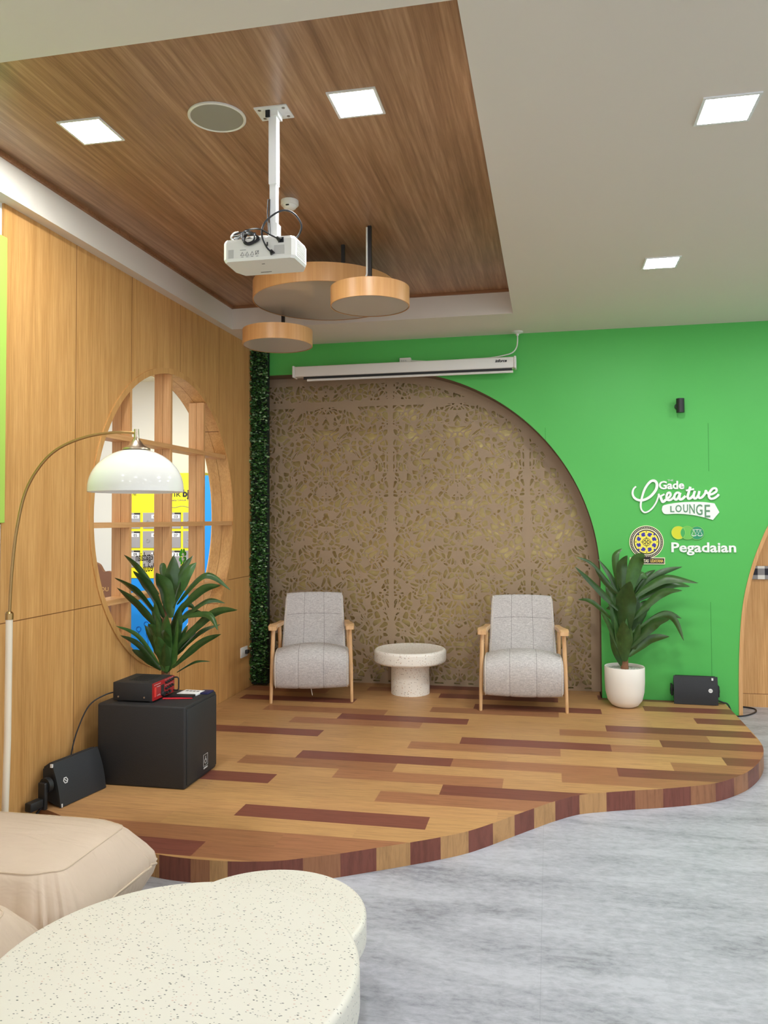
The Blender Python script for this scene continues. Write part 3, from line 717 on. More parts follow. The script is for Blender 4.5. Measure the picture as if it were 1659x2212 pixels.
def leaf_mesh(mb, p0, p1, p2, w, rnd):
    P = spline([p0, p1, p2], 9); n = len(P); d = (Vector(p2)-Vector(p0)); view = Vector((0.06, -1, 0.25))
    tw = rnd.uniform(-0.5, 0.5); vs = []; fs = []
    g = rnd.uniform(0.65, 1.45); tone = (lin(58)*g, lin(90)*g*rnd.uniform(0.92, 1.12), lin(42)*g, 1)
    for i, q in enumerate(P):
        f = i/(n-1); T = (P[min(i+1, n-1)]-P[max(i-1, 0)]).normalized()
        side = T.cross(view).normalized(); nn = side.cross(T).normalized()
        side = (side*math.cos(tw)+nn*math.sin(tw)).normalized(); nn = side.cross(T).normalized()
        ww = w*0.62*(0.30+0.70*min(1, f/0.35))*(1 if f < 0.55 else max(0.02, 1-((f-0.55)/0.45)**1.25))
        wav = 0.10*ww*math.sin(f*14+tw*9)
        for (a, e) in ((-1, 0.22), (-0.5, 0.06), (0, -0.10), (0.5, 0.06), (1, 0.22)): vs.append(q+side*ww*a*0.85-nn*(e*ww)+nn*wav*a)
    for i in range(n-1):
        for k in range(4): fs.append((i*5+k, i*5+k+1, i*5+6+k, i*5+5+k))
    mb.add(vs, fs, tone)
def plant(label, loc, leaves, seed, trunk_h, extra, skirt=0):
    r = random.Random(seed); t_ = thing('potted_dracaena', label, 'potted plant', loc)
    prof = [(0, 0), (0.075, 0), (0.105, 0.015), (0.135, 0.055), (0.151, 0.12), (0.156, 0.20), (0.157, 0.315), (0.154, 0.32), (0.148, 0.315), (0.146, 0.285), (0, 0.285)]
    MB().lathe(prof, 0, 0, 64, False).build('pot', M_POT, t_, smooth=40)
    MB().lathe([(0, 0.286), (0.145, 0.286), (0.142, 0.297), (0, 0.30)], 0, 0, 40, False).build('pebbles', M_SOIL, t_, smooth=40)
    MB().tube([(0, 0, 0.29), (0.003, 0, trunk_h), (0.0, 0, trunk_h+0.45)], [0.034, 0.028, 0.018], 16).build('trunk', M_BARK, t_, smooth=50)
    mb = MB()
    for (p0, p1, p2, w) in leaves:
        q = [Vector(p) for p in (p0, p1, p2)]
        for v in q: v.z += trunk_h
        leaf_mesh(mb, q[0], q[1], q[2], w, r)
    for i in range(extra):                         # leaves on the far side of the crown
        a = r.uniform(0.15, PI-0.15); z = trunk_h+r.uniform(0.05, 0.55); R = r.uniform(0.16, 0.26)
        p0 = Vector((0, 0.02, z)); p1 = Vector((math.cos(a)*R*0.6, math.sin(a)*R*0.45, z+r.uniform(0.12, 0.2))); p2 = Vector((math.cos(a)*R, math.sin(a)*R*0.8, z+r.uniform(0.1, 0.26)))
        leaf_mesh(mb, p0, p1, p2, r.uniform(0.04, 0.07), r)
    for i in range(skirt):                         # short leaves sheathing the foot of the crown
        a = -PI+PI*(i+0.5)/skirt+r.uniform(-0.2, 0.2); z = trunk_h+r.uniform(-0.04, 0.12); R = r.uniform(0.07, 0.13)
        p0 = Vector((0.01*math.cos(a), 0.02*math.sin(a), z)); p1 = p0+Vector((math.cos(a)*R*0.5, math.sin(a)*R*0.5, r.uniform(0.10, 0.16))); p2 = p0+Vector((math.cos(a)*R, math.sin(a)*R, r.uniform(0.22, 0.36)))
        leaf_mesh(mb, p0, p1, p2, r.uniform(0.06, 0.09), r)
    mb.build('foliage', M_LEAF, t_, smooth=60, normals=False)
    return t_
plant('potted dracaena in a cream pot, standing by the green wall', (0.579, 6.50, ST), RIGHT_LEAVES, 4, 0.33, 12, 5)
plant('potted dracaena behind the black subwoofer, in front of the round window', (-2.497, 4.73, ST), LEFT_LEAVES, 9, 0.505, 8, 9)

# ---------------------------------------------------------------- ivy strip in the corner
iv = thing('ivy_strip', 'narrow vertical strip of artificial ivy in the corner beside the lattice', 'artificial hedge', (-2.61, 6.72, 0.12))
MB().box(-0.075, 0.075, -0.01, 0.055, 0, 3.09).build('backing_board', mat('dark_hedge_mat', rgb(18, 30, 18), 0.9), iv)
hm = MB(); r = random.Random(12)
for i in range(5200):
    x = r.uniform(-0.07, 0.075); z = r.uniform(0.02, 3.07); y = r.uniform(-0.06, -0.005); s = r.uniform(0.008, 0.017)
    if r.random() < 0.12: x = r.choice((-0.072, 0.075))+r.uniform(-0.006, 0.016)*(1 if x > 0 else 0)
    ax = Vector((r.gauss(0, 1), r.gauss(0, 1)-0.6, r.gauss(0, 1))).normalized(); up_ = Vector((0, 0, 1)).cross(ax)
    if up_.length < 0.1: continue
    up_.normalize(); rt_ = ax.cross(up_); c = Vector((x, y, z)); g = r.random()
    tone = (lin(36+44*g*g), lin(74+66*g*g), lin(28+36*g*g), 1) if g < 0.9 else (lin(150), lin(180), lin(130), 1)  # the palest leaves are painted in as glossy highlights
    hm.add([c-up_*s, c-up_*s*0.2+rt_*s*0.62+ax*s*0.12, c+up_*s*0.55+rt_*s*0.4, c+up_*s*1.1, c+up_*s*0.55-rt_*s*0.4, c-up_*s*0.2-rt_*s*0.62+ax*s*0.12], [(0, 1, 2, 3), (0, 3, 4, 5)], tone)
hm.build('ivy_leaves', M_HEDGE, iv, normals=False)

# ---------------------------------------------------------------- pendants
def pendant(label, x, y, zb, r_, h, rod):
    p = thing('drum_pendant', label, 'pendant lamp', (x, y, zb), 0, 'wooden drum pendants in the ceiling recess')
    MB().lathe([(r_-0.006, 0.004), (r_-0.006, h), (r_, h), (r_, 0), (r_-0.006, 0)], 0, 0, 96, False).build('drum', M_DRUMWOOD, p, smooth=40)
    MB().lathe([(0, 0.003), (r_-0.006, 0.003), (r_-0.006, 0.008), (0, 0.008)], 0, 0, 96, False).build('diffuser', M_DIFF, p, smooth=40)
    MB().lathe([(0, h-0.008), (r_-0.006, h-0.008), (r_-0.006, h-0.002), (0, h-0.002)], 0, 0, 64, False).build('top_plate', M_DRUMWOOD, p, smooth=40)
    for (dx, dy) in rod:
        MB().box(dx-0.011, dx+0.011, dy-0.011, dy+0.011, h-0.004, ZR-zb).build('rod', M_DARKROD, p)
    return p
pd = pendant('medium wooden drum pendant hanging lower and nearer than the large one', -1.066, 4.59, 2.925, 0.243, 0.112, [(0.0, 0.0)])
MB().tube([(-0.016, -0.012, 0.49), (-0.016, -0.014, 0.2), (-0.03, -0.02, 0.15), (-0.05, -0.03, 0.112)], 0.006, 8).build('wire', M_WPLASTIC, pd, smooth=60)
pendant('largest wooden drum pendant, partly behind the projector', -1.524, 5.155, 3.135, 0.495, 0.122, [(0.212, -0.283), (-0.25, 0.2)])
pendant('smallest wooden drum pendant, closest to the ivy corner', -1.957, 5.40, 2.905, 0.257, 0.112, [(0.0, 0.12)])

# ---------------------------------------------------------------- downlights, ceiling speaker, smoke detector
def downlight(label, x, y, z, s=0.095):
    d = thing('downlight', label, 'ceiling light', (x, y, z), 0, 'square downlights')
    b = MB()
    for (x0, x1, y0, y1) in ((-s-0.012, s+0.012, -s-0.012, -s), (-s-0.012, s+0.012, s, s+0.012), (-s-0.012, -s, -s, s), (s, s+0.012, -s, s)): b.box(x0, x1, y0, y1, -0.006, 0)
    b.build('frame', M_WMETAL, d)
    MB().box(-s, s, -s, s, -0.004, 0).build('diffuser', M_LAMP, d)
downlight('lit square downlight at the left side of the wooden ceiling recess', -2.06, 3.18, ZR)
downlight('lit square downlight right of the projector mount in the wooden ceiling recess', -0.80, 3.20, ZR)
downlight('lit square downlight in the white ceiling nearest the top right corner', 0.705, 3.20, ZC)
downlight('lit square downlight in the white ceiling closer to the green wall', 0.71, 5.07, ZC)
sp = thing('ceiling_speaker', 'round grey ceiling speaker left of the projector mount', 'ceiling speaker', (-1.438, 3.182, ZR))
MB().lathe([(0.118, -0.001), (0.128, -0.001), (0.128, -0.008), (0.121, -0.011), (0.116, -0.008), (0.116, 0)], 0, 0, 64, False).build('rim', M_WPLASTIC, sp, smooth=40)
MB().lathe([(0, -0.008), (0.116, -0.007), (0.116, -0.001), (0, -0.001)], 0, 0, 64, False).build('grille', M_GREYMESH, sp, smooth=40)
sm = thing('smoke_detector', 'white smoke detector on the wooden ceiling behind the projector pole', 'smoke detector', (-1.423, 4.125, ZR))
MB().lathe([(0, 0), (0.05, 0), (0.051, -0.022), (0.047, -0.028), (0, -0.028)], 0, 0, 40, False).build('base', M_WPLASTIC, sm, smooth=40)
MB().lathe([(0, -0.028), (0.04, -0.028), (0.036, -0.04), (0.024, -0.05), (0, -0.052)], 0, 0, 40, False).build('sensor_head', M_WPLASTIC, sm, smooth=40)
MB().box(-0.01, 0.008, -0.0405, -0.036, -0.040, -0.033).build('indicator', M_BLACK, sm)

# ---------------------------------------------------------------- ceiling projector
PX, PY, PZ = -1.19, 3.13, 2.715
pr = thing('projector', 'white projector hanging from its ceiling pole, seen from behind', 'projector', (PX, PY, PZ))
mb = MB(); prof = [(-0.145, -0.082), (0.145, -0.082), (0.160, -0.07), (0.165, 0.06), (0.14, 0.115), (-0.14, 0.115), (-0.165, 0.06), (-0.160, -0.07)]
bm = bmesh.new()
vs = [bm.verts.new((x*k, y*k, z)) for z, k in ((0.0, 0.965), (0.012, 1.0), (0.082, 1.0), (0.094, 0.965)) for x, y in prof]
for j in range(3):
    for i in range(8): bm.faces.new((vs[j*8+i], vs[j*8+(i+1) % 8], vs[j*8+8+(i+1) % 8], vs[j*8+8+i]))
bm.faces.new(vs[:8][::-1]); bm.faces.new(vs[24:]); mb.frombm(bm)
mb.build('housing', M_WPLASTIC, pr)
PSHADE = mat('pale_grey_recess', rgb(196, 194, 188), 0.5)
MB().box(0.07, 0.115, -0.0835, -0.080, 0.018, 0.056).build('port_panel', PSHADE, pr)
MB().box(-0.135, -0.112, -0.0835, -0.080, 0.014, 0.05).build('port_panel', PSHADE, pr)
MB().box(0.088, 0.112, -0.0838, -0.080, 0.066, 0.088).build('power_inlet', M_BLACK, pr)
for i in range(9):
    z = 0.02+i*0.0075
    o = MB().box(-0.0835, 0.018, -0.001, 0.001, -0.0016, 0.0016).build('vent_slot', PSHADE, pr)
    o.location = (0.1640, 0.0, z); o.rotation_euler = (0, 0, PI/2-0.038)
    o.location = (0.1628, -0.005, z)
    o.data.transform(Matrix.Translation((0.035, 0, 0)))
ik = MB()
def ribbon(mb, pts, w, y0, y1, closed=False, rise=0.0):
    """flat band of width w (or list) along 2-D points, lying in the XZ plane between depths y0 and y1"""
    n = len(pts); W_ = w if isinstance(w, (list, tuple)) else [w]*n; L = []; R = []
    for i in range(n):
        a = pts[(i-1) % n] if (closed or i > 0) else pts[i]; b_ = pts[(i+1) % n] if (closed or i < n-1) else pts[i]
        dx, dz = b_[0]-a[0], b_[1]-a[1]; l = math.hypot(dx, dz) or 1; nx, nz = -dz/l, dx/l
        L.append((pts[i][0]+nx*W_[i]/2, pts[i][1]+nz*W_[i]/2)); R.append((pts[i][0]-nx*W_[i]/2, pts[i][1]-nz*W_[i]/2))
    vs = []
    for i in range(n):
        e = rise*i/n
        vs += [(L[i][0], y0-e, L[i][1]), (R[i][0], y0-e, R[i][1]), (R[i][0], y1, R[i][1]), (L[i][0], y1, L[i][1])]
    fs = []
    for i in range(n if closed else n-1):
        j = (i+1) % n
        for k in range(4): fs.append((i*4+k, i*4+(k+1) % 4, j*4+(k+1) % 4, j*4+k))
    if not closed: fs += [(3, 2, 1, 0), tuple((n-1)*4+k for k in range(4))]
    mb.add(vs, fs)
def sp2(pts, n=8): return [(q.x, q.y) for q in spline([(a, c, 0) for a, c in pts], n)]
def circ(cx, cz, r, n=32): return [(cx+r*math.cos(2*PI*i/n), cz+r*math.sin(2*PI*i/n)) for i in range(n)]
def disc(mb, cx, cz, r, y0, y1, n=48, tone=None): mb.prism(circ(cx, cz, r, n), lambda u, v, t: (u, t, v), y0, y1, tone)
for i, x in enumerate((-0.072, -0.050, -0.028)):
    ribbon(ik, [(x-0.008, 0.022), (x+0.008, 0.022), (x, 0.037)], 0.0016, -0.0836, -0.0815, True)
ribbon(ik, [(-0.012, 0.024), (0.0, 0.024), (0.0, 0.038), (-0.012, 0.038)], 0.0016, -0.0836, -0.0815, True)
ribbon(ik, [(-0.013, 0.022), (0.001, 0.040)], 0.0014, -0.0836, -0.0815)
for x in (-0.072, -0.05, -0.028, -0.006): ribbon(ik, [(x-0.005, 0.016), (x+0.005, 0.016)], 0.0012, -0.0836, -0.0815)
ribbon(ik, [(-0.082, 0.046), (-0.056, 0.046)], 0.001, -0.0836, -0.0815)
ik.build('recycling_symbols', M_INKGREY, pr)
MB().box(-0.05, 0.0, 0.075, 0.08, -0.0008, 0.002).build('lettering', M_INK, pr)
MB().box(-0.005, 0.008, -0.03, -0.026, -0.0008, 0.002).build('latch_slot', M_INK, pr)
MB().box(-0.0145, 0.0145, -0.018, 0.018, 0.15, 0.40).build('inner_pole', M_WMETAL, pr, at=(0.014, 0.07, 0))
MB().box(-0.018, 0.018, -0.021, 0.021, 0.38, ZR-PZ-0.03).build('outer_sleeve', M_WMETAL, pr, at=(0.014, 0.07, 0))
mb = MB(); mb.box(-0.075, 0.075, -0.055, 0.055, -0.005, 0.0); mb.box(-0.028, 0.028, -0.030, 0.030, -0.03, -0.004)
o = mb.build('ceiling_plate', M_WMETAL, pr); o.location = (0.014, 0.07, ZR-PZ)
for (dx, dy) in ((-0.055, -0.035), (0.055, -0.035), (-0.055, 0.035), (0.055, 0.035)):
    o = MB().lathe([(0, -0.0062), (0.0075, -0.0062), (0.0075, -0.004), (0, -0.004)], 0, 0, 16, False).build('plate_screw', M_CHROME, pr); o.location = (0.014+dx, 0.07+dy, ZR-PZ)
o = MB().box(-0.016, 0.004, -0.034, -0.028, -0.036, 0.0).build('cable_slot', M_BLACK, pr); o.location = (0.002, 0.07, ZR-PZ)
mb = MB(); mb.box(-0.018, 0.050, 0.035, 0.105, 0.094, 0.14); mb.box(-0.006, 0.036, 0.046, 0.096, 0.13, 0.205)
for (ax, ay) in ((-0.13, 0.06), (0.13, 0.02), (-0.05, -0.05)):
    mb.box(min(0.014, ax)-0.008, max(0.014, ax)+0.008, ay-0.009, ay+0.009, 0.102, 0.106)
    mb.box(min(0, 0)+ax-0.009, ax+0.009, min(ay, 0.06)-0.009, max(ay, 0.06)+0.009, 0.102, 0.106)
    mb.tube([(ax, ay, 0.092), (ax, ay, 0.112)], 0.007, 12)
mb.build('mount_bracket', M_WMETAL, pr)
mb = MB(); mb.rbox(-0.118, -0.004, 0.03, 0.09, 0.128, 0.148, 0.006); mb.build('adapter_box', M_WPLASTIC, pr, smooth=40)
MB().tube(spline([(-0.145, 0.03, 0.118), (-0.165, 0.02, 0.14), (-0.158, 0.03, 0.165), (-0.14, 0.04, 0.172)], 5), 0.005, 8).build('white_tie', M_WPLASTIC, pr, smooth=60)
cab = MB()
cab.tube(spline([(0.095, -0.088, 0.078), (0.06, -0.10, 0.095), (0.01, -0.095, 0.125), (-0.05, -0.06, 0.14), (-0.075, -0.07, 0.125), (-0.07, -0.085, 0.09), (-0.05, -0.09, 0.072), (-0.02, -0.09, 0.08), (-0.02, -0.085, 0.11), (-0.06, -0.07, 0.13), (-0.11, -0.02, 0.135), (-0.155, 0.02, 0.15), (-0.13, 0.03, 0.166), (-0.06, 0.04, 0.162)], 7), 0.0036, 8)
for k in range(4):
    a = spline([(-0.065+0.004*k, -0.075, 0.115), (-0.062, -0.092, 0.085-0.003*k), (-0.035, -0.095, 0.068-0.002*k), (-0.005+0.004*k, -0.092, 0.082), (-0.01, -0.085, 0.105), (-0.04, -0.08, 0.118-0.003*k), (-0.07, -0.06, 0.125+0.002*k), (-0.12, -0.02+0.004*k, 0.118+0.006*k), (-0.15, 0.01, 0.135)], 6); cab.tube(a, 0.003, 7)
cab.build('power_cable', M_CABLE, pr, smooth=60)
cab = MB()
cab.tube(spline([(0.060, -0.088, 0.026), (0.040, -0.098, 0.05), (0.022, -0.10, 0.10), (0.03, -0.09, 0.15), (0.06, -0.07, 0.19), (0.10, -0.05, 0.215), (0.14, -0.03, 0.205), (0.165, -0.01, 0.165), (0.155, 0.0, 0.13), (0.12, 0.02, 0.105)], 8), 0.0042, 8)
cab.tube([(0.066, -0.088, 0.018), (0.058, -0.090, 0.034)], [0.011, 0.006], 8); cab.tube([(0.10, -0.088, 0.073), (0.085, -0.092, 0.086)], [0.012, 0.006], 8)
cab.box(0.043, 0.049, -0.1, -0.098, 0.05, 0.066)
cab.build('video_cable', M_CABLE, pr, smooth=60)
cab = MB(); cab.tube(spline([(-0.004, 0.045, 0.31), (-0.006, 0.042, 0.24), (0.004, 0.03, 0.15)], 5), 0.003, 7); cab.tube(spline([(0.004, 0.045, 0.31), (0.004, 0.042, 0.24), (0.012, 0.03, 0.15)], 5), 0.0025, 7)
cab.build('pole_cable', M_CABLE, pr, smooth=60)

# ---------------------------------------------------------------- projection screen
ps = thing('projection_screen', 'white rolled-up projection screen housing above the lattice arch', 'projection screen', (-1.265, 6.68, 2.95))
mb = MB(); mb.rbox(-0.985, 0.985, -0.045, 0.05, -0.043, 0.052, 0.012)
mb.build('housing', M_WPLASTIC, ps, smooth=40)
for s in (-1, 1): MB().rbox(s*0.992-0.010, s*0.992+0.010, -0.05, 0.055, -0.048, 0.058, 0.006).build('end_cap', M_WPLASTIC, ps, smooth=40)
MB().box(-0.90, 0.965, -0.03, -0.026, -0.068, -0.04).build('screen_fabric', M_BLACK, ps)
MB().tube([(-0.865, -0.03, -0.075), (0.975, -0.03, -0.075)], 0.0105, 14).build('bottom_bar', M_WPLASTIC, ps, smooth=50)
text_mb('inforce', 0.034, facing((0.825, -0.0465, 0.008), (1, 0, 0), (0, 0, 1)), width=0.098, depth=0.002, bold=0.0012, shear=0.25).build('lettering', M_INK, ps)
MB().box(-0.9, -0.86, 0.045, 0.098, -0.01, 0.06).build('wall_bracket', M_WMETAL, ps); MB().box(0.86, 0.9, 0.045, 0.098, -0.01, 0.06).build('wall_bracket', M_WMETAL, ps)
cb = thing('control_box', 'small white screen control box above the middle of the screen housing', 'control box', (-1.246, 6.765, 3.005))
MB().rbox(-0.051, 0.051, -0.03, 0.012, -0.004, 0.052, 0.004).build('case', M_WPLASTIC, cb, smooth=40)
for x in (-0.03, -0.012, 0.006): MB().box(x-0.005, x+0.005, -0.0315, -0.029, 0.018, 0.03).build('button', PSHADE, cb)
tag(MB().tube(spline([(-1.195, 6.745, 3.03), (-1.10, 6.73, 3.018), (-0.95, 6.73, 3.008), (-0.7, 6.71, 3.012), (-0.5, 6.70, 3.012), (-0.38, 6.69, 3.025), (-0.30, 6.69, 3.045), (-0.262, 6.695, 3.09), (-0.252, 6.70, 3.15), (-0.253, 6.705, 3.222)], 6), 0.0055, 8).build('screen_cable', M_WPLASTIC, smooth=60), 'white cable running along the screen housing up to the ceiling', 'cable')
rs_ = MB(); rs_.lathe([(0, 0), (0.048, 0), (0.05, -0.008), (0.03, -0.016), (0.014, -0.02), (0.012, -0.034), (0, -0.034)], 0, 0, 32, False)
o = rs_.build('ceiling_rose', M_WPLASTIC, smooth=40); o.location = (-0.253, 6.705, ZC); tag(o, 'small white ceiling outlet above the right end of the screen', 'ceiling outlet')

# ---------------------------------------------------------------- wall sconce, socket
sc_ = thing('wall_sconce', 'small black cylinder wall light on the green wall', 'wall lamp', (1.074, 6.715, 2.545))
MB().tube([(0, 0, -0.058), (0, 0, 0.058)], 0.032, 32).build('body', M_BLACK, sc_, smooth=40)
MB().tube([(-0.012, 0.02, 0.0), (-0.012, 0.064, 0.0)], 0.026, 24).build('wall_mount', M_BLACK, sc_, smooth=40)
so = thing('wall_socket', 'white wall socket with a plug on the oak wall beside the ivy strip', 'socket', (XL, 6.53, 0.44))
MB().rbox(-0.002, 0.009, -0.075, 0.075, -0.045, 0.045, 0.003).build('plate', M_WPLASTIC, so, smooth=40)
MB().rbox(0.008, 0.035, 0.01, 0.05, -0.02, 0.015, 0.006).build('plug', M_BLACK, so, smooth=40)
MB().tube(spline([(0.035, 0.04, 0.0), (0.05, 0.07, 0.01), (0.05, 0.105, -0.02), (0.03, 0.118, -0.10)], 5), 0.004, 8).build('plug_cable', M_CABLE, so, smooth=60)

# ---------------------------------------------------------------- signs on the green wall
def SG(px, py): return (0.592+px*0.0006145, 1.995-py*0.000660)
def SL(pts): return [SG(*p) for p in pts]
YS = YB-0.001
s1 = thing('wall_sign', 'white script lettering sign with an arrow banner on the green wall', 'wall sign', (1.02, YB, 1.78))
def loc_(mb, t_): 
    o = t_.location; mb.v = [(x-o.x, y-o.y, z-o.z) for x, y, z in mb.v]; return mb
def taper(n, w0, w1, pw=1): return [w0+(w1-w0)*math.sin(PI*i/(n-1))**pw for i in range(n)]
mb = MB()
C_ = sp2(SL([(205, 172), (172, 205), (158, 255), (172, 305), (215, 340), (275, 350), (345, 330), (410, 285), (465, 215), (478, 150), (455, 108), (410, 105), (365, 140), (315, 215), (280, 315), (262, 410), (272, 470), (310, 503), (360, 492), (415, 448), (462, 382), (490, 315), (505, 268)]), 8)
n = len(C_); ribbon(mb, C_, [0.0125+0.0095*math.sin(PI*min(1, i/n*1.35))*(1 if i/n < 0.74 else 1)*max(0.25, 1-max(0, i/n-0.8)*4) for i in range(n)], YS-0.014, YS, rise=0.003)
SW = 0.0165; kk = 0
for P, w in (([(495, 272), (512, 300), (548, 288), (575, 275)], SW*0.8), ([(520, 292), (530, 335), (545, 368), (562, 368), (590, 345)], SW*1.15),
             ([(585, 350), (625, 322), (652, 290), (645, 258), (618, 262), (600, 300), (605, 342), (640, 352), (680, 328), (705, 300)], SW),
             ([(770, 262), (735, 258), (705, 290), (702, 330), (725, 345), (752, 318), (772, 268)], SW), ([(778, 258), (765, 310), (775, 342), (805, 335), (845, 300)], SW*1.1),
             ([(908, 185), (885, 260), (872, 310), (885, 335), (915, 325), (945, 295)], SW*1.1), ([(850, 232), (900, 222), (955, 216)], SW*0.8),
             ([(965, 238), (948, 300), (958, 332), (985, 325), (1012, 285), (1022, 240)], SW*1.05), ([(1022, 240), (1010, 300), (1025, 328), (1060, 315), (1095, 270), (1105, 238), (1118, 262), (1145, 280)], SW),
             ([(1140, 290), (1190, 278), (1238, 245), (1232, 212), (1195, 212), (1155, 255), (1142, 305), (1165, 338), (1210, 332), (1250, 305), (1268, 283)], SW)):
    q = sp2(SL(P), 7); kk += 1; ribbon(mb, q, w*1.1, YS-0.0146-0.0005*(kk % 4), YS-0.0003*(kk % 4), rise=0.0004)
loc_(mb, s1).build('script_word', M_SIGNWHITE, s1)
mb = MB(); ban = sp2(SL([(545, 432), (575, 412), (700, 389), (830, 378), (960, 375), (1080, 380), (1212, 397)]), 5)+SL([(1272, 508), (1188, 604)])+sp2(SL([(1100, 577), (960, 545), (820, 528), (700, 524), (590, 527), (552, 508), (536, 470)]), 5)
mb.prism(ban, lambda u, v, t: (u, t, v), YS-0.012, YS); loc_(mb, s1).build('arrow_banner', M_SIGNWHITE, s1)
def put(txt, x0, x1, ybase, size, m, root, name, yd=YS-0.014, bold=0.0, depth=0.004, sy=1.0):
    X0, Z0 = SG(x0, ybase); X1, _ = SG(x1, ybase)
    k = text_mb(txt, size, facing((X0, yd, Z0), (1, 0, 0), (0, 0, 1)), width=X1-X0, bold=bold, depth=depth)
    return loc_(k, root).build(name, m, root)
for ch_, x0, x1, yb_, hh in (('L', 645, 698, 502, 78), ('O', 712, 792, 502, 90), ('U', 812, 874, 505, 100), ('N', 890, 960, 520, 118), ('G', 975, 1058, 540, 135), ('E', 1085, 1155, 570, 162)):
    put(ch_, x0, x1, yb_, hh*0.00066/0.715, M_SIGNCUT, s1, 'letter', YS-0.0125, 0.0016)
put('Gade', 503, 832, 208, 0.092, M_SIGNWHITE, s1, 'lettering', YS-0.006, 0.0028, 0.010)
put('THE', 618, 692, 112, 0.021, M_SIGNWHITE, s1, 'lettering', YS-0.004, 0.0, 0.004)

s2 = thing('wall_sign', 'round blue and yellow university seal over a dark name bar', 'wall sign', (SG(330, 880)[0], YB, SG(330, 880)[1]))
SEALK = mat('seal_dark_brown', rgb(52, 40, 44), 0.5); SEALC = mat('seal_cream', rgb(246, 238, 196), 0.5); SEALY = mat('seal_yellow', rgb(250, 236, 84), 0.5); SEALB = mat('seal_blue', rgb(58, 48, 160), 0.5)
U = 0.00063
def sd(name, r0_, y0, y1, m):
    mb = MB(); mb.prism(circ(0, 0, r0_*U, 80), lambda u, v, t: (u, t, v), y0, y1); return mb.build(name, m, s2)
sd('outer_disc', 219, -0.010, 0, SEALC); sd('dark_ring', 209, -0.0108, -0.009, SEALK); sd('cream_ring', 178, -0.0116, -0.010, SEALC); sd('inner_dark_ring', 164, -0.0124, -0.011, SEALK); sd('yellow_field', 150, -0.0132, -0.012, SEALY)
mb = MB()
for i in range(56):
    a = 2*PI*i/56; disc(mb, 193*U*math.cos(a), 193*U*math.sin(a), 6.2*U, -0.0118, -0.0105, 8)
mb.build('dot_border', SEALC, s2)
mb = MB()
for i in range(8):
    a = PI/8+PI/4*i; ca, sa = math.cos(a), math.sin(a)
    sh = [(78, -5), (88, -26), (104, -18), (112, -32), (134, -20), (126, -8), (136, 4), (122, 10), (126, 26), (106, 20), (96, 30), (84, 14)]
    mb.prism([((x*ca-y*sa)*U, (x*sa+y*ca)*U) for x, y in sh], lambda u, v, t: (u, t, v), -0.0142, -0.013)
for i in range(4):
    a = PI/4+PI/2*i; disc(mb, 143*U*math.cos(a), 143*U*math.sin(a), 13*U, -0.0142, -0.013, 10)
mb.build('blue_ornaments', SEALB, s2)
mb = MB(); ribbon(mb, circ(0, 0, 50*U, 40), 6*U, -0.0142, -0.013, True)
for i in range(4):
    a = PI/2*i; ribbon(mb, circ(27*U*math.cos(a), 27*U*math.sin(a), 15*U, 16), 5*U, -0.0142, -0.013, True); disc(mb, 30*U*math.cos(a+PI/4), 30*U*math.sin(a+PI/4), 7*U, -0.0142, -0.013, 10)
    ed = MB(); disc(ed, 135*U*math.cos(a), 135*U*math.sin(a), 7*U, -0.0142, -0.013, 10); ed.build('edge_dot', SEALK, s2)
    for k in (62, 72): ribbon(mb, [((k-5)*U*math.cos(a)-9*U*math.sin(a), (k-5)*U*math.sin(a)+9*U*math.cos(a)), ((k-5)*U*math.cos(a)+9*U*math.sin(a), (k-5)*U*math.sin(a)-9*U*math.cos(a))], 4*U, -0.0142, -0.013)
disc(mb, 0, 0, 7*U, -0.0142, -0.013, 12); mb.build('dark_ornaments', SEALK, s2)
mb = MB(); mb.box(-216*U, 232*U, -0.010, 0, -282*0.00066, -196*0.00066); mb.build('name_bar_border', SEALC, s2)
mb = MB(); mb.box(-206*U, 222*U, -0.0108, -0.009, -272*0.00066, -206*0.00066); mb.build('name_bar', SEALK, s2)
text_mb('UNIVERSITAS', 0.036, facing((-200*U, -0.0112, -257*0.00066), (1, 0, 0), (0, 0, 1)), width=225*U, bold=0.0010, depth=0.001).build('lettering', SEALC, s2)
text_mb('UDAYANA', 0.036, facing((46*U, -0.0112, -257*0.00066), (1, 0, 0), (0, 0, 1)), width=165*U, bold=0.0010, depth=0.001).build('lettering', mat('seal_gold_letter', rgb(244, 206, 96), 0.5), s2)

s3 = thing('wall_sign', 'white lettering sign under three overlapping yellow and green discs', 'wall sign', (1.245, YB, 1.44))
G1 = mat('logo_yellow', rgb(218, 216, 40), 0.5); G2 = mat('logo_mid_green', rgb(110, 196, 84), 0.5); G3 = mat('logo_deep_green', rgb(40, 150, 104), 0.5); G4 = mat('logo_overlap_green', rgb(66, 170, 84), 0.5); GR = mat('logo_rim', rgb(170, 220, 110), 0.5)
def lens(c1, c2, r):
    (xa, za), (xb, zb) = c1, c2; d = (xb-xa)/2; a0 = math.acos(d/r)
    P = [(xa+r*math.cos(-a0+2*a0*i/20), za+r*math.sin(-a0+2*a0*i/20)) for i in range(21)]
    P += [(xb+r*math.cos(PI-a0+2*a0*i/20), za+r*math.sin(PI-a0+2*a0*i/20)) for i in range(1, 20)]; return P
cA, cB, cC = SG(746, 762), SG(862, 764), SG(984, 766); rl = 0.0545
for i, (c, m) in enumerate(((cA, G1), (cB, G2), (cC, G3))):
    mb = MB(); disc(mb, c[0], c[1], rl, YS-0.008-0.0008*i, YS, 56); loc_(mb, s3).build('logo_disc', m, s3)
    mb = MB(); ribbon(mb, circ(c[0], c[1], rl, 56), 0.0022, YS-0.0112, YS-0.007, True); loc_(mb, s3).build('disc_rim', GR, s3)
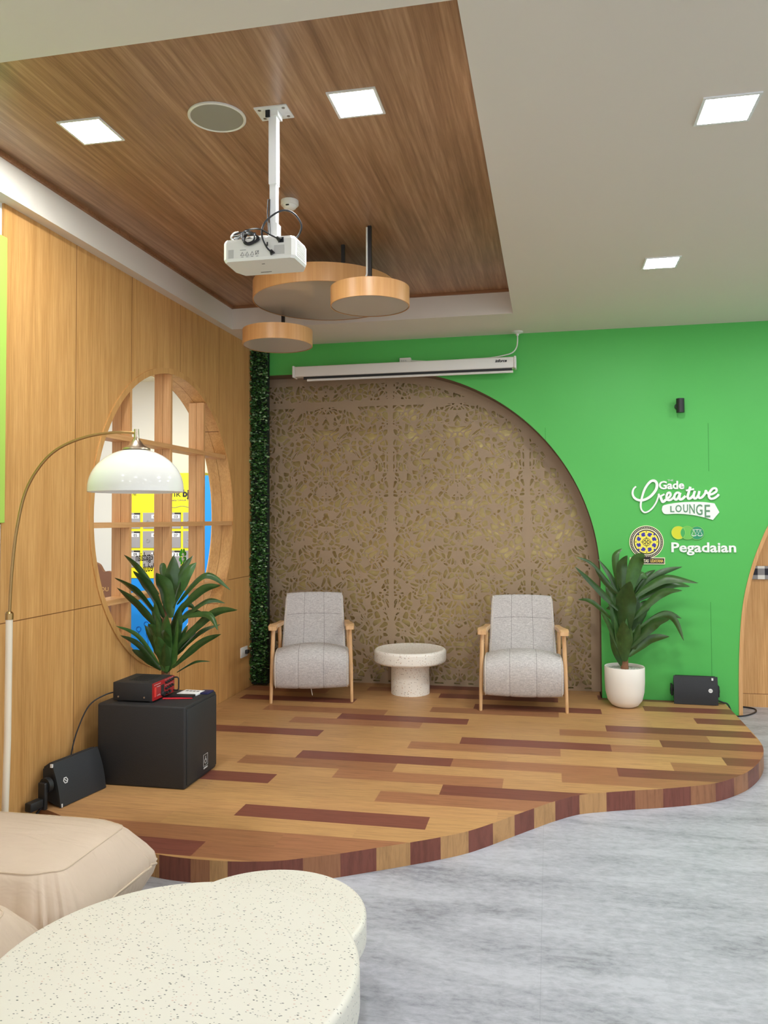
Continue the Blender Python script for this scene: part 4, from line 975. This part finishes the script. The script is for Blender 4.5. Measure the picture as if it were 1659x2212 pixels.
for (p_, q_) in ((cA, cB), (cB, cC)):
    mb = MB(); mb.prism(lens(p_, q_, rl), lambda u, v, t: (u, t, v), YS-0.0105, YS-0.009); loc_(mb, s3).build('disc_overlap', G4, s3)
mb = MB()
for P in ([(925, 728), (985, 722), (1042, 728)],): ribbon(mb, SL(P), 0.0036, YS-0.0125, YS-0.0105)
for cx in (945, 1022):
    ribbon(mb, SL([(cx-28, 788), (cx, 732), (cx+28, 788)]), 0.0032, YS-0.0125, YS-0.0105); ribbon(mb, SL([(cx-30, 792), (cx-15, 802), (cx+15, 802), (cx+30, 792)]), 0.0052, YS-0.0125, YS-0.0105)
ribbon(mb, SL([(984, 722), (984, 762)]), 0.003, YS-0.0125, YS-0.0105)
loc_(mb, s3).build('scales_icon', M_SIGNWHITE, s3)
put('Pegadaian', 652, 1474, 1004, 0.112, M_SIGNWHITE, s3, 'lettering', YS-0.006, 0.0026, 0.010)

# ---------------------------------------------------------------- loudspeakers on the stage
def wall_speaker(label, loc, rz, lean, deep):
    s = thing('loudspeaker', label, 'loudspeaker', loc, rz, 'black loudspeakers lying on the stage')
    L = 0.344; H = 0.226
    bm = bmesh.new(); prof = [(0.0, 0.0), (lean, H), (lean+0.02, H+0.004), (deep, H*0.86), (deep, 0.03), (0.03, 0.0)]
    va = [bm.verts.new((0.012, y, z)) for y, z in prof]; vb = [bm.verts.new((L-0.012, y, z)) for y, z in prof]; k = len(prof)
    for i in range(k): bm.faces.new((va[i], va[(i+1) % k], vb[(i+1) % k], vb[i]))
    bm.faces.new(va[::-1]); bm.faces.new(vb); bmesh.ops.recalc_face_normals(bm, faces=bm.faces)
    bmesh.ops.bevel(bm, geom=bm.edges[:], offset=0.008, segments=2, affect='EDGES')
    mb = MB(); mb.frombm(bm); mb.build('cabinet', M_BLACKTEX, s, smooth=40)
    mb = MB(); n = 10; vs = []; fs = []
    for i in range(n+1):
        f = i/n; bul = 0.010*math.sin(PI*f)
        for (x, e) in ((0.004, 0), (L-0.004, 0)): vs.append((x, lean*f-0.004-bul, 0.004+(H-0.004)*f)); vs.append((x, lean*f+0.004, 0.004+(H-0.004)*f))
    for i in range(n):
        a = i*4; fs += [(a, a+2, a+6, a+4), (a, a+4, a+5, a+1), (a+2, a+3, a+7, a+6)]
    fs += [(0, 1, 3, 2), (n*4, n*4+2, n*4+3, n*4+1)]
    mb.add(vs, fs).build('grille', M_GRILLE, s, smooth=50)
    return s, L, H
s, L, H = wall_speaker('black loudspeaker lying on the stage at left, against the subwoofer', (-2.543, 3.68, ST), math.radians(80), 0.062, 0.135)
mb = MB(); hexa = circ(0.062, 0.128, 0.0145, 6); f_ = 0.58
def on_face(mb, lean, H): mb.v = [(x, y+lean*z/H-0.0155, z) for x, y, z in mb.v]; return mb
ribbon(mb, hexa, 0.0042, -0.0012, 0.002, True); ribbon(mb, [(0.055, 0.133), (0.062, 0.131), (0.062, 0.125), (0.069, 0.123)], 0.0036, -0.0012, 0.002)
on_face(mb, 0.062, H).build('logo', M_PAPER, s)
for (x, z) in ((0.012, 0.012), (0.0, H-0.01)): MB().box(x-0.001, x+0.006, (0.062*z/H)-0.008, (0.062*z/H)+0.006, z-0.009, z+0.009).build('corner_sticker', M_PAPER, s)
mb = MB(); mb.tube([(-0.005, 0.07, 0.12), (-0.03, 0.072, 0.12)], 0.04, 20); mb.rbox(-0.05, -0.028, 0.05, 0.10, 0.0, 0.14, 0.006); mb.rbox(-0.13, -0.045, 0.06, 0.105, 0.015, 0.06, 0.006)
mb.build('mounting_bracket', M_BLACK, s, smooth=40)
s, L, H = wall_speaker('black loudspeaker lying on the stage at right, against the green wall', (0.972, 6.645, ST), math.radians(-1.5), 0.02, 0.115)
mb = MB(); disc(mb, 0.283, 0.118, 0.016, -0.0012, 0.002, 32); on_face(mb, 0.02, H).build('logo', M_PAPER, s)
mb = MB()
ribbon(mb, [(0.274, 0.122), (0.281, 0.112), (0.285, 0.122), (0.292, 0.113)], 0.003, -0.002, 0.002); on_face(mb, 0.02, H).build('logo_mark', M_INKGREY, s)
MB().box(0.292, 0.305, 0.008, 0.02, H-0.026, H-0.008).build('corner_sticker', M_PAPER, s, at=(0, -0.012, 0))
for x in (-0.006, L+0.006): mb = MB(); mb.rbox(x-0.008, x+0.008, 0.03, 0.10, 0.06, 0.15, 0.006); mb.tube([(x-0.012, 0.06, 0.105), (x+0.012, 0.06, 0.105)], 0.016, 16); mb.build('mounting_bracket', M_BLACK, s, smooth=40)
tag(MB().tube(spline([(1.30, 6.735, ST+0.03), (1.36, 6.72, ST+0.012), (1.402, 6.715, ST-0.005), (1.44, 6.72, 0.02), (1.50, 6.74, 0.006), (1.58, 6.80, 0.006), (1.66, 6.92, 0.006), (1.67, 7.02, 0.006), (1.60, 7.07, 0.006), (1.54, 7.06, 0.006)], 7), 0.0062, 8).build('speaker_cable', M_CABLE, smooth=60), 'black cable trailing off the stage towards the oak niche at right', 'cable')

# ---------------------------------------------------------------- subwoofer, amplifier and things on top
sb = thing('subwoofer', 'large black subwoofer box standing on the stage at left', 'subwoofer', (-2.29, 4.27, ST))
MB().rbox(-0.277, 0.268, -0.21, 0.208, 0, 0.462, 0.012, 3).build('cabinet', M_BLACKTEX, sb, smooth=40)
MB().rbox(0.264, 0.275, -0.192, 0.196, 0.02, 0.445, 0.004, 2).build('front_grille', M_GRILLE, sb, smooth=40)
lg = MB(); fx = lambda u, v, t: (t, u, v)
def rib_x(mb, pts, w, x0, x1, closed=False):
    q = MB(); ribbon(q, pts, w, x0, x1, closed); mb.add([(y, x, z) for x, y, z in q.v], q.f)
rib_x(lg, [(0.012, 0.062), (0.068, 0.062), (0.068, 0.128), (0.012, 0.128)], 0.003, 0.2755, 0.277, True)
rib_x(lg, [(0.04-0.013*math.sin(2*PI*i/24), 0.088-0.013*math.cos(2*PI*i/24)) for i in range(24)], 0.004, 0.2755, 0.277, True)
rib_x(lg, [(0.04, 0.094), (0.04, 0.116)], 0.005, 0.2755, 0.277)
rib_x(lg, [(0.014, 0.05), (0.066, 0.05)], 0.009, 0.2755, 0.277)
lg.build('logo_badge', M_INKGREY2 if 'M_INKGREY2' in globals() else mat('pale_grey_ink', rgb(190, 190, 188), 0.5), sb)

am = thing('amplifier', 'black amplifier with red front panel lying on the subwoofer', 'amplifier', (-2.375, 4.24, ST+0.462))
MB().rbox(-0.127, 0.122, -0.125, 0.13, 0.008, 0.112, 0.004, 2).build('case', M_BLACKTEX, am, smooth=40)
for (x, y) in ((-0.1, -0.1), (0.1, -0.1), (-0.1, 0.1), (0.1, 0.1)): MB().tube([(x, y, 0), (x, y, 0.01)], 0.012, 12).build('foot', M_BLACK, am)
MB().box(0.121, 0.129, -0.124, 0.129, 0.012, 0.110).build('front_panel', M_RED, am)
MB().box(0.128, 0.1305, -0.035, 0.0, 0.025, 0.085).build('display', M_BLACK, am)
for (y, z, r_) in ((0.02, 0.09, 0.008), (0.045, 0.092, 0.008), (0.07, 0.094, 0.008), (0.095, 0.096, 0.008), (0.02, 0.055, 0.008), (0.045, 0.057, 0.008), (0.07, 0.059, 0.008), (0.095, 0.061, 0.008), (-0.015, 0.03, 0.016), (0.03, 0.028, 0.01), (0.06, 0.03, 0.01)):
    MB().tube([(0.128, y, z), (0.143, y, z)], [r_, r_*0.85], 16).build('knob', M_BLACK, am, smooth=40)
mb = MB()
for i in range(9): mb.box(0.1285, 0.1296, -0.115+i*0.009, -0.112+i*0.009, 0.097, 0.100)
for i in range(7): mb.box(0.1285, 0.1296, -0.085+i*0.006, -0.082+i*0.006, 0.083, 0.086)
for i in range(5): mb.box(0.1285, 0.1296, -0.08+i*0.008, -0.077+i*0.008, 0.03+0.004*(i % 2), 0.035+0.004*(i % 2))
for i in range(6): mb.box(0.1285, 0.1296, 0.012+i*0.018, 0.022+i*0.018, 0.104, 0.1055); mb.box(0.1285, 0.1296, 0.012+i*0.018, 0.022+i*0.018, 0.072, 0.0735)
mb.build('panel_markings', M_PAPER, am)
MB().rbox(0.128, 0.134, -0.115, -0.098, 0.03, 0.085, 0.002).build('power_switch', mat('bright_red_plastic', rgb(226, 60, 50), 0.35), am)
MB().tube(spline([(0.128, 0.118, 0.10), (0.158, 0.12, 0.098), (0.162, 0.12, 0.06), (0.158, 0.12, 0.026), (0.128, 0.118, 0.024)], 5), 0.0045, 8).build('handle', M_BLACK, am, smooth=60)
for x in (-0.092, 0.072): MB().tube([(x, -0.125, 0.03), (x, -0.1275, 0.03)], 0.005, 12).build('screw', M_CHROME, am)
mb = MB()
for i in range(9): mb.box(-0.06+i*0.014, -0.054+i*0.014, -0.06, 0.09, 0.1115, 0.1135)
mb.build('vent_ribs', M_BLACK, am)
tag(MB().tube(spline([(-2.505, 4.19, 0.61), (-2.56, 4.13, 0.60), (-2.62, 4.06, 0.55), (-2.655, 4.0, 0.42), (-2.665, 3.96, 0.30), (-2.66, 3.93, 0.18), (-2.64, 3.9, 0.125)], 6), 0.0042, 8).build('amplifier_cable', M_CABLE, smooth=60), 'thin black cable from the amplifier down the oak wall', 'cable')
tag(MB().tube(spline([(-2.62, 3.64, 0.12), (-2.66, 3.58, 0.05), (-2.655, 3.50, 0.008), (-2.64, 3.42, 0.006), (-2.655, 3.30, 0.006)], 6), 0.005, 8).build('speaker_cable', M_CABLE, smooth=60), 'black cable on the floor at the oak wall left of the stage', 'cable')
TOP = ST+0.462
b = MB().rbox(-0.07, 0.07, -0.028, 0.028, 0, 0.012, 0.004, 2); o = b.build('black_phone', M_BLACK, smooth=40); o.location = (-2.155, 4.295, TOP); o.rotation_euler = (0, 0, 0.10); tag(o, 'black phone on the subwoofer in front of the amplifier', 'phone')
b = MB().rbox(-0.065, 0.065, -0.055, 0.055, 0, 0.010, 0.002, 2); o = b.build('notepad', M_PAPER, smooth=40); o.location = (-2.145, 4.385, TOP); o.rotation_euler = (0, 0, -0.06); tag(o, 'white printed notepad on the subwoofer beside the amplifier', 'notepad')
mb = MB()
for i in range(4): mb.box(-0.045+i*0.024, -0.028+i*0.024, 0.012, 0.03, 0.0101, 0.0108)
q = mb.build('printed_marks', M_INKGREY, o)
mb = MB().tube([(-2.238, 4.212, TOP+0.005), (-2.15, 4.232, TOP+0.005), (-2.07, 4.25, TOP+0.005)], [0.005, 0.005, 0.003], 8); tag(mb.build('red_pencil', M_REDPEN, smooth=40), 'red pencil on the subwoofer in front of the amplifier', 'pencil')
b = MB().rbox(-0.034, 0.034, -0.045, 0.045, 0, 0.009, 0.002, 2); o = b.build('booklet', M_NAVY, smooth=40); o.location = (-2.066, 4.42, TOP); tag(o, 'navy blue booklet at the far corner of the subwoofer top', 'booklet')

# ---------------------------------------------------------------- behind the round window
YL = 7.60
lk = thing('locker_cabinet', 'yellow and blue numbered locker cabinet seen through the round window', 'locker', (-4.0, YL, 0))
def lx(x): return x+4.0
MB().box(lx(-4.53), lx(-3.575), 0.0, 0.5, 1.0, 2.12).build('locker_body', M_YELLOW, lk)
MB().box(lx(-4.53), lx(-3.575), 0.005, 0.5, 0.0, 1.0).build('base', M_BLUE, lk)
mb = MB(); sidep = [(-3.573, 0), (-3.36, 0), (-3.36, 1.95), (-3.40, 2.04), (-3.47, 2.085), (-3.573, 2.09)]
mb.prism([(lx(x), z) for x, z in sidep], lambda u, v, t: (u, t, v), -0.005, 0.5); mb.build('side_panel', M_BLUE, lk)
num = 0
for (z0, z1) in ((1.53, 1.70), (1.325, 1.502), (1.115, 1.297)):
    for (x0, x1) in ((-4.507, -4.309), (-4.276, -4.075), (-4.04, -3.838), (-3.81, -3.61)):
        num += 1; d = MB().box(lx(x0), lx(x1), -0.006, 0.003, z0, z1).build('locker_door', M_LOCKGREY, lk)
        MB().box(lx(x1-0.10), lx(x1-0.012), -0.008, -0.005, z1-0.062, z1-0.022).build('number_plate', M_PAPER, d)
        text_mb('%02d' % num, 0.040, facing((lx(x1-0.075), -0.0085, z1-0.057), (1, 0, 0), (0, 0, 1)), width=0.042, bold=0.0006, depth=0.001).build('number', M_INK, d)
        mb = MB(); ribbon(mb, circ(lx(x0+0.06), z1-0.10, 0.018, 16), 0.012, -0.009, -0.005, True); mb.build('lock', M_CHROME, d)
        MB().box(lx(x1-0.07), lx(x1), -0.008, -0.004, z1-0.018, z1-0.002).build('hinge', M_BLACK, d)
text_mb('bank', 0.105, facing((lx(-4.055), -0.002, 1.868), (1, 0, 0), (0, 0, 1)), width=0.215, depth=0.002).build('lettering', M_INK, lk)
text_mb('bjb', 0.105, facing((lx(-3.818), -0.002, 1.868), (1, 0, 0), (0, 0, 1)), width=0.13, bold=0.004, depth=0.002).build('lettering', M_INK, lk)
text_mb('re!', 0.05, facing((lx(-4.40), -0.002, 1.885), (1, 0, 0), (0, 0, 1)), width=0.05, depth=0.002, shear=0.2).build('lettering', M_INK, lk)
text_mb('Tandamata Untuk Negeri', 0.03, facing((lx(-4.06), -0.002, 1.822), (1, 0, 0), (0, 0, 1)), width=0.40, depth=0.002).build('lettering', M_INKGREY, lk)
mb = MB(); ribbon(mb, [(lx(-4.05+0.02*i), 1.76+0.008*math.sin(i*0.7)) for i in range(22)], 0.005, -0.003, 0.001); mb.build('wave_line', M_INKGREY, lk)
mb = MB()
for (x, z, z2) in ((-4.235, 0.51, 0.26), (-4.325, 0.455, 0.25)):
    ribbon(mb, circ(lx(x), z, 0.026, 20), 0.006, 0.001, 0.006, True); ribbon(mb, [(lx(x), z-0.026), (lx(x), (z+z2)/2), (lx(x+0.02), (z+z2)/2-0.03), (lx(x+0.02), z2)], 0.006, 0.001, 0.006)
mb.build('circuit_doodle', mat('deep_blue_ink', rgb(14, 90, 170), 0.5), lk)
bb = thing('counter_board', 'dark brown board with a wavy top behind the lower left of the round window', 'board', (-4.4, 7.0, 0))
mb = MB(); tp = sp2([(-0.25, 1.30), (-0.12, 1.22), (-0.06, 1.20), (-0.015, 1.175), (0.03, 1.11), (0.075, 1.115), (0.11, 1.10), (0.14, 1.04), (0.15, 0.96)], 4)
mb.prism([(-0.25, 0)]+tp+[(0.15, 0)], lambda u, v, t: (u, t, v), 0, 0.04); mb.build('panel', M_BROWNBOARD, bb)
text_mb('DU', 0.06, facing((0.005, -0.001, 0.915), (1, 0, 0), (0, 0, 1)), depth=0.002).build('lettering', M_GOLDINK, bb)

# sticker on the pane (read from the other room, so mirrored from here)
st_ = thing('window_sticker', 'mirrored black lettering and green clover sticker on the round window pane', 'sticker', (-2.872, 5.3, 1.30))
def onpane(mb): mb.v = [(x+2.872, y-5.3, z-1.30) for x, y, z in mb.v]; return mb
onpane(text_mb('Pegadaian', 0.088, facing((-2.872, 5.283, 1.328), (0, -1, 0), (0, 0, 1)), width=0.275, depth=0.001, bold=0.0005)).build('lettering', M_INK, st_)
onpane(text_mb('Peduli', 0.088, facing((-2.872, 5.283, 1.246), (0, -1, 0), (0, 0, 1)), width=0.175, depth=0.001, bold=0.0005)).build('lettering', M_INK, st_)
mb = MB(); clover = mat('clover_green', rgb(64, 176, 40), 0.5)
for k in range(4):
    a = PI/4+PI/2*k; P = []
    for i in range(24):
        t_ = 2*PI*i/24; hx = 0.0022*16*math.sin(t_)**3; hz = 0.0022*(13*math.cos(t_)-5*math.cos(2*t_)-2*math.cos(3*t_)-math.cos(4*t_))+0.038
        P.append((5.72+hx*math.cos(a)-hz*math.sin(a), 1.328+hx*math.sin(a)+hz*math.cos(a)))
    mb.prism(P, lambda u, v, t: (t, u, v), -2.8725-0.0003*k, -2.8715)
onpane(mb).build('clover', clover, st_)
onpane(text_mb('$', 0.085, facing((-2.870, 5.742, 1.298), (0, -1, 0), (0, 0, 1)), width=0.045, depth=0.001, bold=0.001)).build('dollar_mark', M_PAPER, st_)
bpy.context.view_layer.update()
